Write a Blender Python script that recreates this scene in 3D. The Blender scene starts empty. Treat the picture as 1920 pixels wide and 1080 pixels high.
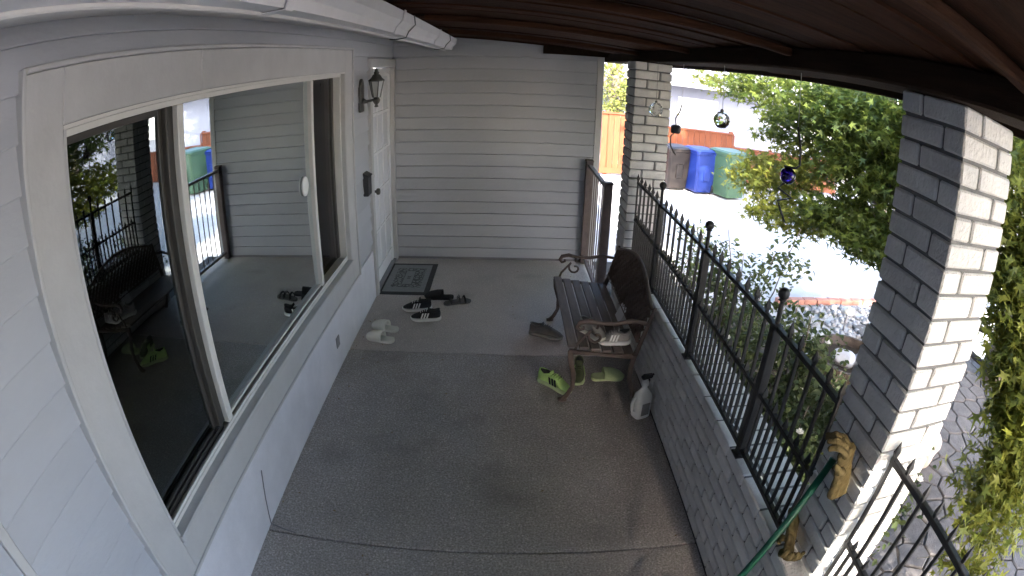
import bpy, bmesh, math, random
import numpy as np
from mathutils import Vector, Matrix

R = math.radians
random.seed(11)
rng = np.random.default_rng(7)
sc = bpy.context.scene
COL = sc.collection

# ------------------------------------------------------------------ camera
cd = bpy.data.cameras.new('camera')
cam = bpy.data.objects.new('camera', cd)
COL.objects.link(cam)
cam.matrix_world = Matrix(((0.9996072, -0.0206033, -0.0189970, 1.16389),
                           (-0.0093943, 0.3922968, -0.9197907, 0.0),
                           (0.0264032, 0.9196079, 0.3919492, 2.03929),
                           (0, 0, 0, 1)))
cd.type = 'PANO'
cd.sensor_fit = 'HORIZONTAL'
cd.sensor_width = 36.0
cd.sensor_height = 20.25
cd.clip_start = 0.02
cd.clip_end = 500
for holder in (cd, getattr(cd, 'cycles', None)):
    try:
        holder.panorama_type = 'FISHEYE_LENS_POLYNOMIAL'
        holder.fisheye_fov = R(178)
        holder.fisheye_polynomial_k0 = 0.0
        holder.fisheye_polynomial_k1 = -5.10898633e-02
        holder.fisheye_polynomial_k2 = -1.57654063e-04
        holder.fisheye_polynomial_k3 = 1.38779567e-05
        holder.fisheye_polynomial_k4 = -1.28066574e-06
    except Exception:
        pass
sc.camera = cam

# ------------------------------------------------------------------ light
SUN_EL, SUN_AZ = 34.0, (0.0, -1.0)          # direction towards the sun, in plan
world = bpy.data.worlds.new('World')
sc.world = world
world.use_nodes = True
wn = world.node_tree
sky = wn.nodes.new('ShaderNodeTexSky')
sky.sky_type = 'NISHITA'
sky.sun_disc = False
sky.sun_elevation = R(SUN_EL)
sky.air_density = 0.75
sky.dust_density = 2.6
sky.ozone_density = 0.3
sky.sun_rotation = math.atan2(SUN_AZ[0], SUN_AZ[1])
wn.nodes['Background'].inputs['Strength'].default_value = 0.15
wn.links.new(sky.outputs['Color'], wn.nodes['Background'].inputs['Color'])
sl = bpy.data.lights.new('sun', 'SUN')
sl.energy = 2.0
sl.angle = R(0.53)
sl.color = (1.0, 0.93, 0.82)
so = bpy.data.objects.new('sun', sl)
COL.objects.link(so)
sd = Vector((SUN_AZ[0], SUN_AZ[1], 0)).normalized() * math.cos(R(SUN_EL)) + Vector((0, 0, math.sin(R(SUN_EL))))
so.rotation_euler = (-sd).to_track_quat('-Z', 'Y').to_euler()
so.location = (6, -8, 8)
sc.view_settings.view_transform = 'Standard'
sc.view_settings.look = 'None'
sc.view_settings.exposure = 4.05
sc.view_settings.gamma = 1.0
sc.view_settings.use_curve_mapping = False
sc.render.engine = 'CYCLES'
sc.cycles.use_denoising = True
sc.cycles.max_bounces = 8
sc.cycles.diffuse_bounces = 4
sc.cycles.use_adaptive_sampling = True
sc.cycles.adaptive_threshold = 0.025
sc.cycles.transparent_max_bounces = 16
sc.cycles.caustics_reflective = False
sc.cycles.caustics_refractive = False
sc.cycles.sample_clamp_indirect = 6.0

# ------------------------------------------------------------------ materials
def srgb(r, g, b):
    f = lambda c: (c / 255 / 12.92) if c / 255 <= 0.04045 else ((c / 255 + 0.055) / 1.055) ** 2.4
    return (f(r), f(g), f(b))

def mat(name, base, rough=0.65, var=0.12, scale=6.0, bump=0.0, bscale=80.0, metal=0.0, rand=0.0, spec=0.4, base2=None, stretch=None):
    m = bpy.data.materials.new(name)
    m.use_nodes = True
    nt = m.node_tree
    N, L = nt.nodes, nt.links
    b = N['Principled BSDF']
    b.inputs['Roughness'].default_value = rough
    b.inputs['Metallic'].default_value = metal
    b.inputs['Specular IOR Level'].default_value = spec
    tc = N.new('ShaderNodeTexCoord')
    vec = tc.outputs['Object']
    if stretch:
        mp = N.new('ShaderNodeMapping')
        mp.inputs['Scale'].default_value = stretch
        L.new(vec, mp.inputs['Vector'])
        vec = mp.outputs['Vector']
    nz = N.new('ShaderNodeTexNoise')
    nz.inputs['Scale'].default_value = scale
    nz.inputs['Detail'].default_value = 6
    nz.inputs['Roughness'].default_value = 0.65
    oi = N.new('ShaderNodeObjectInfo')
    add = N.new('ShaderNodeVectorMath')
    add.operation = 'ADD'
    sc_ = N.new('ShaderNodeVectorMath')
    sc_.operation = 'SCALE'
    sc_.inputs[0].default_value = (13.0, 7.0, 29.0)
    L.new(oi.outputs['Random'], sc_.inputs['Scale'])
    L.new(vec, add.inputs[0])
    L.new(sc_.outputs[0], add.inputs[1])
    L.new(add.outputs[0], nz.inputs['Vector'])
    cr = N.new('ShaderNodeValToRGB')
    cr.color_ramp.elements[0].position = 0.3
    cr.color_ramp.elements[1].position = 0.7
    lo = base2 if base2 else tuple(c * (1 - var) for c in base)
    hi = base if base2 else tuple(min(1, c * (1 + var)) for c in base)
    cr.color_ramp.elements[0].color = (*lo, 1)
    cr.color_ramp.elements[1].color = (*hi, 1)
    L.new(nz.outputs['Fac'], cr.inputs['Fac'])
    col = cr.outputs['Color']
    if rand > 0:
        mr = N.new('ShaderNodeMapRange')
        mr.inputs['To Min'].default_value = 1 - rand
        mr.inputs['To Max'].default_value = 1 + rand
        L.new(oi.outputs['Random'], mr.inputs['Value'])
        hs = N.new('ShaderNodeHueSaturation')
        L.new(mr.outputs['Result'], hs.inputs['Value'])
        L.new(col, hs.inputs['Color'])
        col = hs.outputs['Color']
    L.new(col, b.inputs['Base Color'])
    if bump > 0:
        n2 = N.new('ShaderNodeTexNoise')
        n2.inputs['Scale'].default_value = bscale
        n2.inputs['Detail'].default_value = 4
        L.new(add.outputs[0], n2.inputs['Vector'])
        bp = N.new('ShaderNodeBump')
        bp.inputs['Strength'].default_value = bump
        bp.inputs['Distance'].default_value = 0.01
        L.new(n2.outputs['Fac'], bp.inputs['Height'])
        L.new(bp.outputs['Normal'], b.inputs['Normal'])
    return m

def leaf_mat(name, c1, c2, trans=0.45):
    m = bpy.data.materials.new(name)
    m.use_nodes = True
    nt = m.node_tree
    N, L = nt.nodes, nt.links
    out = N['Material Output']
    N.remove(N['Principled BSDF'])
    g = N.new('ShaderNodeNewGeometry')
    cr = N.new('ShaderNodeValToRGB')
    cr.color_ramp.elements[0].color = (*c1, 1)
    cr.color_ramp.elements[1].color = (*c2, 1)
    L.new(g.outputs['Random Per Island'], cr.inputs['Fac'])
    d = N.new('ShaderNodeBsdfPrincipled')
    d.inputs['Roughness'].default_value = 0.5
    d.inputs['Specular IOR Level'].default_value = 0.3
    t = N.new('ShaderNodeBsdfTranslucent')
    mx = N.new('ShaderNodeMixShader')
    mx.inputs[0].default_value = trans
    hs = N.new('ShaderNodeHueSaturation')
    hs.inputs['Hue'].default_value = 0.485
    hs.inputs['Value'].default_value = 1.5
    L.new(cr.outputs['Color'], d.inputs['Base Color'])
    L.new(cr.outputs['Color'], hs.inputs['Color'])
    L.new(hs.outputs['Color'], t.inputs['Color'])
    L.new(d.outputs[0], mx.inputs[1])
    L.new(t.outputs[0], mx.inputs[2])
    L.new(mx.outputs[0], out.inputs['Surface'])
    return m

def glass_mat(name, power, tint=(1, 1, 1), refl=(1, 1, 1)):
    m = bpy.data.materials.new(name)
    m.use_nodes = True
    nt = m.node_tree
    N, L = nt.nodes, nt.links
    out = N['Material Output']
    N.remove(N['Principled BSDF'])
    fr = N.new('ShaderNodeFresnel')
    fr.inputs['IOR'].default_value = 1.5
    s = N.new('ShaderNodeMath'); s.operation = 'SUBTRACT'; s.inputs[0].default_value = 1.0
    p = N.new('ShaderNodeMath'); p.operation = 'POWER'; p.inputs[1].default_value = power
    s2 = N.new('ShaderNodeMath'); s2.operation = 'SUBTRACT'; s2.inputs[0].default_value = 1.0
    L.new(fr.outputs[0], s.inputs[1]); L.new(s.outputs[0], p.inputs[0]); L.new(p.outputs[0], s2.inputs[1])
    t = N.new('ShaderNodeBsdfTransparent'); t.inputs['Color'].default_value = (*tint, 1)
    g = N.new('ShaderNodeBsdfGlossy'); g.inputs['Roughness'].default_value = 0.012
    g.inputs['Color'].default_value = (*refl, 1)
    nz = N.new('ShaderNodeTexNoise'); nz.inputs['Scale'].default_value = 1.6
    tc = N.new('ShaderNodeTexCoord'); L.new(tc.outputs['Object'], nz.inputs['Vector'])
    bp = N.new('ShaderNodeBump'); bp.inputs['Strength'].default_value = 0.02; bp.inputs['Distance'].default_value = 0.02
    L.new(nz.outputs['Fac'], bp.inputs['Height']); L.new(bp.outputs['Normal'], g.inputs['Normal'])
    mx = N.new('ShaderNodeMixShader')
    L.new(s2.outputs[0], mx.inputs[0]); L.new(t.outputs[0], mx.inputs[1]); L.new(g.outputs[0], mx.inputs[2])
    L.new(mx.outputs[0], out.inputs['Surface'])
    return m

def concrete_mat(name, c_lo, c_hi, speck, stain):
    m = bpy.data.materials.new(name)
    m.use_nodes = True
    nt = m.node_tree
    N, L = nt.nodes, nt.links
    b = N['Principled BSDF']
    b.inputs['Roughness'].default_value = 0.85
    b.inputs['Specular IOR Level'].default_value = 0.2
    g = N.new('ShaderNodeNewGeometry')
    P = g.outputs['Position']
    n1 = N.new('ShaderNodeTexNoise'); n1.inputs['Scale'].default_value = 1.3; n1.inputs['Detail'].default_value = 8; n1.inputs['Roughness'].default_value = 0.6
    n2 = N.new('ShaderNodeTexNoise'); n2.inputs['Scale'].default_value = 95; n2.inputs['Detail'].default_value = 3
    n3 = N.new('ShaderNodeTexVoronoi'); n3.inputs['Scale'].default_value = 150
    for n in (n1, n2, n3):
        L.new(P, n.inputs['Vector'])
    r1 = N.new('ShaderNodeValToRGB')
    r1.color_ramp.elements[0].position = 0.32; r1.color_ramp.elements[1].position = 0.68
    r1.color_ramp.elements[0].color = (*c_lo, 1); r1.color_ramp.elements[1].color = (*c_hi, 1)
    L.new(n1.outputs['Fac'], r1.inputs['Fac'])
    mr = N.new('ShaderNodeMapRange'); mr.inputs['From Min'].default_value = 0.3; mr.inputs['From Max'].default_value = 0.7
    mr.inputs['To Min'].default_value = 1 - speck; mr.inputs['To Max'].default_value = 1 + speck
    L.new(n2.outputs['Fac'], mr.inputs['Value'])
    wn_ = N.new('ShaderNodeTexWhiteNoise')
    L.new(n3.outputs['Position'], wn_.inputs['Vector'])
    m3 = N.new('ShaderNodeMapRange'); m3.inputs['From Min'].default_value = 0.86; m3.inputs['From Max'].default_value = 1.0
    m3.inputs['To Min'].default_value = 0.0; m3.inputs['To Max'].default_value = speck * 1.6
    L.new(wn_.outputs['Value'], m3.inputs['Value'])
    ad = N.new('ShaderNodeMath'); ad.operation = 'ADD'
    L.new(mr.outputs['Result'], ad.inputs[0]); L.new(m3.outputs['Result'], ad.inputs[1])
    hs = N.new('ShaderNodeHueSaturation')
    L.new(ad.outputs[0], hs.inputs['Value']); L.new(r1.outputs['Color'], hs.inputs['Color'])
    # blotchy dirt stains
    n4 = N.new('ShaderNodeTexNoise'); n4.inputs['Scale'].default_value = 2.7; n4.inputs['Detail'].default_value = 5
    of = N.new('ShaderNodeVectorMath'); of.operation = 'ADD'; of.inputs[1].default_value = (3.1, 8.2, 1.0)
    L.new(P, of.inputs[0]); L.new(of.outputs[0], n4.inputs['Vector'])
    m4 = N.new('ShaderNodeMapRange'); m4.inputs['From Min'].default_value = 0.55; m4.inputs['From Max'].default_value = 0.75
    m4.inputs['To Max'].default_value = 0.55
    L.new(n4.outputs['Fac'], m4.inputs['Value'])
    mx = N.new('ShaderNodeMix'); mx.data_type = 'RGBA'
    mx.inputs['B'].default_value = (*stain, 1)
    L.new(m4.outputs['Result'], mx.inputs['Factor']); L.new(hs.outputs['Color'], mx.inputs['A'])
    L.new(mx.outputs['Result'], b.inputs['Base Color'])
    bp = N.new('ShaderNodeBump'); bp.inputs['Strength'].default_value = 0.5; bp.inputs['Distance'].default_value = 0.004
    L.new(n2.outputs['Fac'], bp.inputs['Height']); L.new(bp.outputs['Normal'], b.inputs['Normal'])
    return m

MT = {}
MT['unseen_wall'] = mat('unseen_wall_paint', (0.62, 0.61, 0.60), 0.6, 0.04, 3)  # for the unseen wall behind the camera, toned for its bounce light
MT['siding'] = mat('siding_paint', (0.455, 0.46, 0.485), 0.55, 0.06, 3, 0.2, 60, rand=0.035, stretch=(0.4, 1, 1))
MT['trim'] = mat('trim_paint', (0.52, 0.51, 0.50), 0.45, 0.07, 5, 0.15, 40)
MT['skirt'] = mat('skirt_paint', (0.70, 0.69, 0.72), 0.55, 0.09, 4, 0.3, 55)
MT['vinyl'] = mat('window_vinyl', (0.68, 0.66, 0.62), 0.4, 0.05, 5)
MT['tan'] = mat('tan_aluminium', (0.055, 0.05, 0.044), 0.5, 0.1, 5)
MT['pane'] = glass_mat('window_glass', 11.0, (0.92, 0.95, 0.94), (0.90, 0.98, 1.0))
MT['screen'] = glass_mat('window_glass_behind_screen', 3.6, (0.5, 0.52, 0.5), (0.8, 0.9, 0.92))
MT['pane3'] = glass_mat('window_glass_far', 0.8, (0.95, 0.94, 0.92))
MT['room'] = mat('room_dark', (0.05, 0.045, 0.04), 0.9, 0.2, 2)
MT['curtain'] = mat('curtain_cloth', (0.30, 0.26, 0.21), 0.9, 0.1, 6)
MT['yellow'] = mat('yellow_cloth', (0.45, 0.33, 0.06), 0.9, 0.15, 9)
MT['doorwhite'] = mat('door_paint', (0.82, 0.82, 0.83), 0.4, 0.05, 4, 0.05, 30)
MT['doorlite'] = mat('door_panel', (0.70, 0.70, 0.72), 0.35, 0.06, 4)
MT['brickpaint'] = mat('grey_painted_brick', (0.60, 0.59, 0.575), 0.62, 0.12, 9, 0.6, 70, rand=0.09)
MT['mortar'] = mat('shade_dark_mortar', (0.16, 0.16, 0.16), 0.8, 0.12, 12, 0.4, 90)  # shade of the recessed joints put into the colour, darker than the brick paint
MT['iron'] = mat('black_iron', (0.022, 0.021, 0.022), 0.5, 0.25, 20, 0.2, 90)
MT['brownmetal'] = mat('brown_metal', (0.15, 0.115, 0.105), 0.55, 0.2, 14, 0.2, 90)
MT['castiron'] = mat('cast_iron_brown', (0.115, 0.082, 0.070), 0.55, 0.25, 18, 0.3, 60)
MT['benchwood'] = mat('bench_wood', (0.15, 0.122, 0.110), 0.6, 0.25, 10, 0.3, 50, rand=0.12, stretch=(6, 0.7, 6))
MT['roofwood'] = mat('stained_ceiling_wood', (0.040, 0.017, 0.0095), 0.8, 0.5, 7, 0.5, 50, rand=0.3, spec=0.08, stretch=(0.5, 6, 6))
MT['beamwood'] = mat('stained_beam_wood', (0.024, 0.014, 0.009), 0.85, 0.35, 5, 0.4, 40, spec=0.08, stretch=(6, 0.5, 6))
MT['soffit'] = mat('soffit_paint', (0.60, 0.58, 0.56), 0.6, 0.06, 4)
MT['gutter'] = mat('gutter_metal', (0.68, 0.67, 0.68), 0.35, 0.06, 6)
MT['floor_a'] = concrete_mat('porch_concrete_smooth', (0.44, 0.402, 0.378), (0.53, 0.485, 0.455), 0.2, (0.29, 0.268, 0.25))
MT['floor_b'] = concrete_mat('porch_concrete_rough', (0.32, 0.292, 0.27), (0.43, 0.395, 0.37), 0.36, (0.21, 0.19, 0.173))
MT['groove'] = mat('joint_dirt', (0.05, 0.048, 0.045), 0.9, 0.2, 30)
MT['drive'] = concrete_mat('driveway_concrete', (0.46, 0.445, 0.43), (0.58, 0.56, 0.545), 0.12, (0.38, 0.37, 0.36))
MT['paver'] = mat('grey_paver', (0.10, 0.09, 0.086), 0.8, 0.28, 10, 0.5, 60, rand=0.14)
MT['soil'] = mat('bed_soil', (0.045, 0.034, 0.025), 0.95, 0.4, 14, 0.9, 40)
MT['cedar'] = mat('cedar_board', (0.15, 0.04, 0.013), 0.7, 0.22, 5, 0.3, 40, rand=0.10, stretch=(7, 7, 0.6))
MT['blue'] = mat('blue_bin_plastic', (0.009, 0.025, 0.16), 0.45, 0.08, 5)
MT['green'] = mat('green_bin_plastic', (0.042, 0.088, 0.048), 0.45, 0.1, 5)
MT['brown'] = mat('brown_bin_plastic', (0.010, 0.007, 0.0065), 0.5, 0.15, 5)
MT['rubber'] = mat('black_rubber', (0.02, 0.02, 0.02), 0.7, 0.2, 20)
MT['stucco'] = mat('pale_stucco', (0.19, 0.20, 0.25), 0.85, 0.05, 3, 0.3, 60)
MT['shingle'] = mat('pale_roof', (0.42, 0.40, 0.38), 0.85, 0.12, 10, 0.4, 30)
MT['bark'] = mat('bark', (0.12, 0.10, 0.085), 0.9, 0.3, 18, 0.8, 40)
MT['twig'] = mat('pale_twig', (0.34, 0.30, 0.25), 0.8, 0.2, 20)
MT['maple'] = leaf_mat('maple_leaf', (0.036, 0.062, 0.012), (0.115, 0.145, 0.026), 0.45)
MT['maple2'] = leaf_mat('maple_leaf_light', (0.075, 0.10, 0.018), (0.165, 0.175, 0.03), 0.5)
MT['rose'] = leaf_mat('shrub_leaf', (0.035, 0.058, 0.02), (0.09, 0.11, 0.04), 0.4)
MT['tree'] = leaf_mat('tree_leaf', (0.09, 0.12, 0.03), (0.22, 0.22, 0.06), 0.45)
MT['petal'] = leaf_mat('white_petal', (0.6, 0.57, 0.52), (0.75, 0.72, 0.68), 0.3)
MT['white'] = mat('white_plastic', (0.78, 0.78, 0.75), 0.45, 0.06, 6)
MT['offwhite'] = mat('offwhite_foam', (0.72, 0.71, 0.64), 0.6, 0.06, 8, 0.1, 40)
MT['black'] = mat('black_textile', (0.018, 0.018, 0.02), 0.8, 0.2, 40, 0.3, 200)
MT['dark'] = mat('dark_lining', (0.03, 0.03, 0.03), 0.9, 0.2, 20)
MT['neon'] = mat('neon_textile', (0.46, 0.68, 0.22), 0.7, 0.1, 30, 0.3, 200)
MT['paleneon'] = mat('pale_lime_foam', (0.50, 0.60, 0.32), 0.7, 0.1, 20)
MT['olive'] = mat('olive_textile', (0.10, 0.12, 0.06), 0.8, 0.2, 30, 0.3, 150)
MT['greyshoe'] = mat('grey_textile', (0.11, 0.108, 0.105), 0.8, 0.2, 30, 0.3, 150)
MT['lightgrey'] = mat('light_grey_textile', (0.24, 0.23, 0.22), 0.75, 0.15, 25, 0.3, 150)
MT['matrim'] = mat('mat_rim', (0.055, 0.055, 0.055), 0.95, 0.2, 40, 0.5, 200)
MT['paper'] = mat('white_paper', (0.78, 0.79, 0.82), 0.7, 0.02, 5)
MT['leather'] = mat('tan_glove_leather', (0.135, 0.098, 0.036), 0.85, 0.3, 22, 0.5, 60)
MT['pole'] = mat('green_pole_paint', (0.007, 0.08, 0.046), 0.45, 0.1, 8)
MT['pewter'] = mat('lantern_metal', (0.10, 0.10, 0.095), 0.45, 0.2, 20, metal=0.5)
MT['lampglass'] = mat('frosted_lamp_glass', (0.42, 0.42, 0.41), 0.25, 0.05, 6)
MT['box'] = mat('dark_mailbox', (0.03, 0.03, 0.036), 0.45, 0.1, 8)
MT['plate'] = mat('grey_outlet_plate', (0.22, 0.21, 0.22), 0.5, 0.1, 8)
MT['stone'] = mat('pale_river_stone', (0.42, 0.42, 0.44), 0.75, 0.2, 6, 0.3, 30, rand=0.25)
MT['boulder'] = mat('pinkish_boulder', (0.34, 0.28, 0.25), 0.85, 0.2, 6, 0.7, 25)
MT['redbrick'] = mat('edging_brick', (0.42, 0.20, 0.15), 0.8, 0.2, 8, 0.4, 50, rand=0.15)
MT['litter'] = mat('dry_leaf', (0.24, 0.17, 0.09), 0.9, 0.4, 30)
MT['rust'] = mat('rusty_rim', (0.09, 0.065, 0.05), 0.7, 0.3, 15, 0.3, 60)

def clear_glass(name, col):
    m = bpy.data.materials.new(name)
    m.use_nodes = True
    b = m.node_tree.nodes['Principled BSDF']
    b.inputs['Base Color'].default_value = (*col, 1)
    b.inputs['Roughness'].default_value = 0.02
    b.inputs['Transmission Weight'].default_value = 1.0
    b.inputs['IOR'].default_value = 1.45
    return m
MT['crystal'] = clear_glass('clear_crystal', (0.95, 0.95, 0.97))
MT['purple'] = clear_glass('purple_glass', (0.012, 0.005, 0.09))

# ------------------------------------------------------------------ mesh helpers
class MB:
    def __init__(s):
        s.v, s.f, s.m = [], [], []
    def add(s, vs, fs, mi=0):
        o = len(s.v)
        s.v += [tuple(v) for v in vs]
        s.f += [tuple(i + o for i in f) for f in fs]
        s.m += [mi] * len(fs)
        return s
    def box(s, x0, x1, y0, y1, z0, z1, mi=0):
        return s.add([(x0, y0, z0), (x1, y0, z0), (x1, y1, z0), (x0, y1, z0), (x0, y0, z1), (x1, y0, z1), (x1, y1, z1), (x0, y1, z1)],
                     [(0, 3, 2, 1), (4, 5, 6, 7), (0, 1, 5, 4), (1, 2, 6, 5), (2, 3, 7, 6), (3, 0, 4, 7)], mi)
    def prism(s, poly, a, b, axis='y', mi=0):
        """poly in the two other axes (order x,y,z without axis), extruded a..b"""
        n = len(poly)
        def pt(p, t):
            if axis == 'x': return (t, p[0], p[1])
            if axis == 'y': return (p[0], t, p[1])
            return (p[0], p[1], t)
        vs = [pt(p, a) for p in poly] + [pt(p, b) for p in poly]
        fs = [tuple(range(n)), tuple(range(2 * n - 1, n - 1, -1))]
        fs += [(i, n + i, n + (i + 1) % n, (i + 1) % n) for i in range(n)]
        return s.add(vs, fs, mi)
    def tube(s, pts, rad, n=8, mi=0, flat=1.0):
        pts = [Vector(p) for p in pts]
        k = len(pts)
        rad = [rad] * k if not hasattr(rad, '__len__') else rad
        vs = []
        up = None
        for i in range(k):
            t = (pts[min(i + 1, k - 1)] - pts[max(i - 1, 0)]).normalized()
            if up is None:
                up = t.orthogonal().normalized() if abs(t.z) > 0.9 else (Vector((0, 0, 1)) - t * t.z).normalized()
            else:
                up = (up - t * up.dot(t)).normalized()
            sd_ = t.cross(up)
            for j in range(n):
                a = 2 * math.pi * j / n
                vs.append(pts[i] + sd_ * (math.cos(a) * rad[i]) + up * (math.sin(a) * rad[i] * flat))
        fs = []
        for i in range(k - 1):
            for j in range(n):
                fs.append((i * n + j, i * n + (j + 1) % n, (i + 1) * n + (j + 1) % n, (i + 1) * n + j))
        fs.append(tuple(range(n - 1, -1, -1)))
        fs.append(tuple((k - 1) * n + j for j in range(n)))
        return s.add(vs, fs, mi)
    def lathe(s, prof, c=(0, 0, 0), n=14, mi=0, sx=1, sy=1):
        vs = []
        for r, z in prof:
            for j in range(n):
                a = 2 * math.pi * j / n
                vs.append((c[0] + r * math.cos(a) * sx, c[1] + r * math.sin(a) * sy, c[2] + z))
        fs = []
        for i in range(len(prof) - 1):
            for j in range(n):
                fs.append((i * n + j, i * n + (j + 1) % n, (i + 1) * n + (j + 1) % n, (i + 1) * n + j))
        fs.append(tuple(range(n - 1, -1, -1)))
        fs.append(tuple((len(prof) - 1) * n + j for j in range(n)))
        return s.add(vs, fs, mi)
    def sphere(s, c, r, n=12, k=8, mi=0, sc_=(1, 1, 1)):
        vs = [(c[0], c[1], c[2] - r * sc_[2])]
        for i in range(1, k):
            t = math.pi * i / k
            for j in range(n):
                a = 2 * math.pi * j / n
                vs.append((c[0] + r * sc_[0] * math.sin(t) * math.cos(a), c[1] + r * sc_[1] * math.sin(t) * math.sin(a), c[2] - r * sc_[2] * math.cos(t)))
        vs.append((c[0], c[1], c[2] + r * sc_[2]))
        fs = [(0, 1 + (j + 1) % n, 1 + j) for j in range(n)]
        for i in range(k - 2):
            for j in range(n):
                a, b = 1 + i * n + j, 1 + i * n + (j + 1) % n
                fs.append((a, b, b + n, a + n))
        e = len(vs) - 1
        fs += [(e, 1 + (k - 2) * n + j, 1 + (k - 2) * n + (j + 1) % n) for j in range(n)]
        return s.add(vs, fs, mi)
    def mesh(s, name, mats, smooth=False):
        me = bpy.data.meshes.new(name)
        me.from_pydata(s.v, [], s.f)
        mats = mats if isinstance(mats, (list, tuple)) else [mats]
        for m in mats:
            me.materials.append(MT[m])
        if len(mats) > 1:
            me.polygons.foreach_set('material_index', s.m)
        if smooth:
            me.polygons.foreach_set('use_smooth', [True] * len(me.polygons))
        bm = bmesh.new(); bm.from_mesh(me)
        bmesh.ops.recalc_face_normals(bm, faces=bm.faces)
        bm.to_mesh(me); bm.free()
        return me
    def build(s, name, mats, parent=None, smooth=False, loc=None, bevel=0.0, seg=1, auto=None, subsurf=0):
        o = bpy.data.objects.new(name, s.mesh(name, mats, smooth or auto is not None))
        COL.objects.link(o)
        if parent: o.parent = parent
        if loc: o.location = loc
        if bevel > 0:
            b = o.modifiers.new('bevel', 'BEVEL'); b.width = bevel; b.segments = seg; b.limit_method = 'ANGLE'; b.angle_limit = R(35)
        if subsurf:
            q = o.modifiers.new('sub', 'SUBSURF'); q.levels = subsurf; q.render_levels = subsurf
        if auto is not None:
            o.data.set_sharp_from_angle(angle=R(auto))
        return o

def thing(name, label, cat, loc=(0, 0, 0), rz=0.0, group=None):
    o = bpy.data.objects.new(name, None)
    o.empty_display_size = 0.1
    COL.objects.link(o)
    o.location = loc
    o.rotation_euler = (0, 0, rz)
    o['label'] = label; o['category'] = cat
    if group: o['group'] = group
    return o

def tag(o, label, cat, group=None):
    o['label'] = label; o['category'] = cat
    if group: o['group'] = group
    return o

def struct(o):
    o['kind'] = 'structure'
    return o

def obj(name, me, parent=None, loc=(0, 0, 0), rot=None, scale=None):
    o = bpy.data.objects.new(name, me)
    COL.objects.link(o)
    if parent: o.parent = parent
    o.location = loc
    if rot: o.rotation_euler = rot
    if scale: o.scale = scale
    return o

_pc = {}
def piece(sx, sy, sz, bev, m, wob=0.0, variant=0):
    """bevelled box centred on the origin, shared between alike pieces"""
    key = (round(sx, 4), round(sy, 4), round(sz, 4), bev, m, variant)
    if key not in _pc:
        bm = bmesh.new()
        bmesh.ops.create_cube(bm, size=1.0)
        rr = random.Random(variant * 77 + int(sx * 1000))
        for v in bm.verts:
            v.co = Vector((v.co.x * sx + rr.uniform(-wob, wob), v.co.y * sy + rr.uniform(-wob, wob), v.co.z * sz + rr.uniform(-wob, wob)))
        if bev > 0:
            bmesh.ops.bevel(bm, geom=bm.edges[:], offset=bev, segments=1, affect='EDGES', profile=0.5)
        me = bpy.data.meshes.new('piece')
        bm.to_mesh(me); bm.free()
        me.materials.append(MT[m])
        _pc[key] = me
    return _pc[key]

# ------------------------------------------------------------------ ground outside
GZ = -0.40
g = MB().add([(-60, -60, GZ), (120, -60, GZ), (120, 140, GZ), (-60, 140, GZ)], [(0, 1, 2, 3)])
struct(g.build('driveway', 'drive'))
bed = MB().prism([(2.38, -3.0), (3.75, -3.0), (3.72, 1.2), (3.85, 3.0), (4.15, 4.6), (4.1, 5.15), (3.3, 5.3), (2.5, 6.2), (2.38, 6.2)], GZ - 0.02, GZ + 0.035, 'z')
struct(bed.build('planting_bed', 'soil'))

# irregular paver path, each paver its own piece
def clip(poly, px, py, nx, ny):
    out = []
    for i in range(len(poly)):
        a, b = poly[i], poly[(i + 1) % len(poly)]
        da = (a[0] - px) * nx + (a[1] - py) * ny
        db = (b[0] - px) * nx + (b[1] - py) * ny
        if da <= 0: out.append(a)
        if (da < 0 < db) or (db < 0 < da):
            t = da / (da - db)
            out.append((a[0] + (b[0] - a[0]) * t, a[1] + (b[1] - a[1]) * t))
    return out
path = struct(MB().prism([(2.95, -1.2), (7.2, -1.2), (7.2, 3.9), (4.62, 4.1), (4.3, 3.1), (3.75, 2.9), (2.95, 1.0)], GZ, GZ + 0.012, 'z').build('paver_path', 'groove'))
S = 0.262
seeds = {}
for i in range(-1, 18):
    for j in range(-1, 22):
        seeds[(i, j)] = (2.95 + (i + 0.5 * (j % 2)) * S + random.uniform(-.07, .07), -1.2 + j * S * 0.9 + random.uniform(-.06, .06))
npv = 0
for (i, j), (cx, cy) in seeds.items():
    if not (3.0 < cx < 7.1 and -0.75 < cy < 3.8) or cx < 3.0 + max(0, cy - 1.0) * 0.42 or npv >= 290: continue
    if cy > 2.9 and cx < 4.5: continue
    poly = [(cx - 1, cy - 1), (cx + 1, cy - 1), (cx + 1, cy + 1), (cx - 1, cy + 1)]
    for di in range(-2, 3):
        for dj in range(-2, 3):
            if (di or dj) and (i + di, j + dj) in seeds:
                ox, oy = seeds[(i + di, j + dj)]
                dx, dy = ox - cx, oy - cy
                d = math.hypot(dx, dy)
                poly = clip(poly, cx + dx / 2 - dx / d * 0.008, cy + dy / 2 - dy / d * 0.008, dx / d, dy / d)
    if len(poly) < 3: continue
    n = len(poly)
    h = GZ + 0.04 + random.uniform(-.004, .004)
    mid = (sum(p[0] for p in poly) / n, sum(p[1] for p in poly) / n)
    sh = [(mid[0] + (p[0] - mid[0]) * 0.93, mid[1] + (p[1] - mid[1]) * 0.93) for p in poly]
    vs = [(p[0], p[1], GZ) for p in poly] + [(p[0], p[1], h - 0.008) for p in poly] + [(p[0], p[1], h) for p in sh]
    fs = [(k, (k + 1) % n, n + (k + 1) % n, n + k) for k in range(n)] + [(n + k, n + (k + 1) % n, 2 * n + (k + 1) % n, 2 * n + k) for k in range(n)] + [tuple(range(2 * n, 3 * n))]
    MB().add(vs, fs).build('paver', 'paver', path)
    npv += 1

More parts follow.
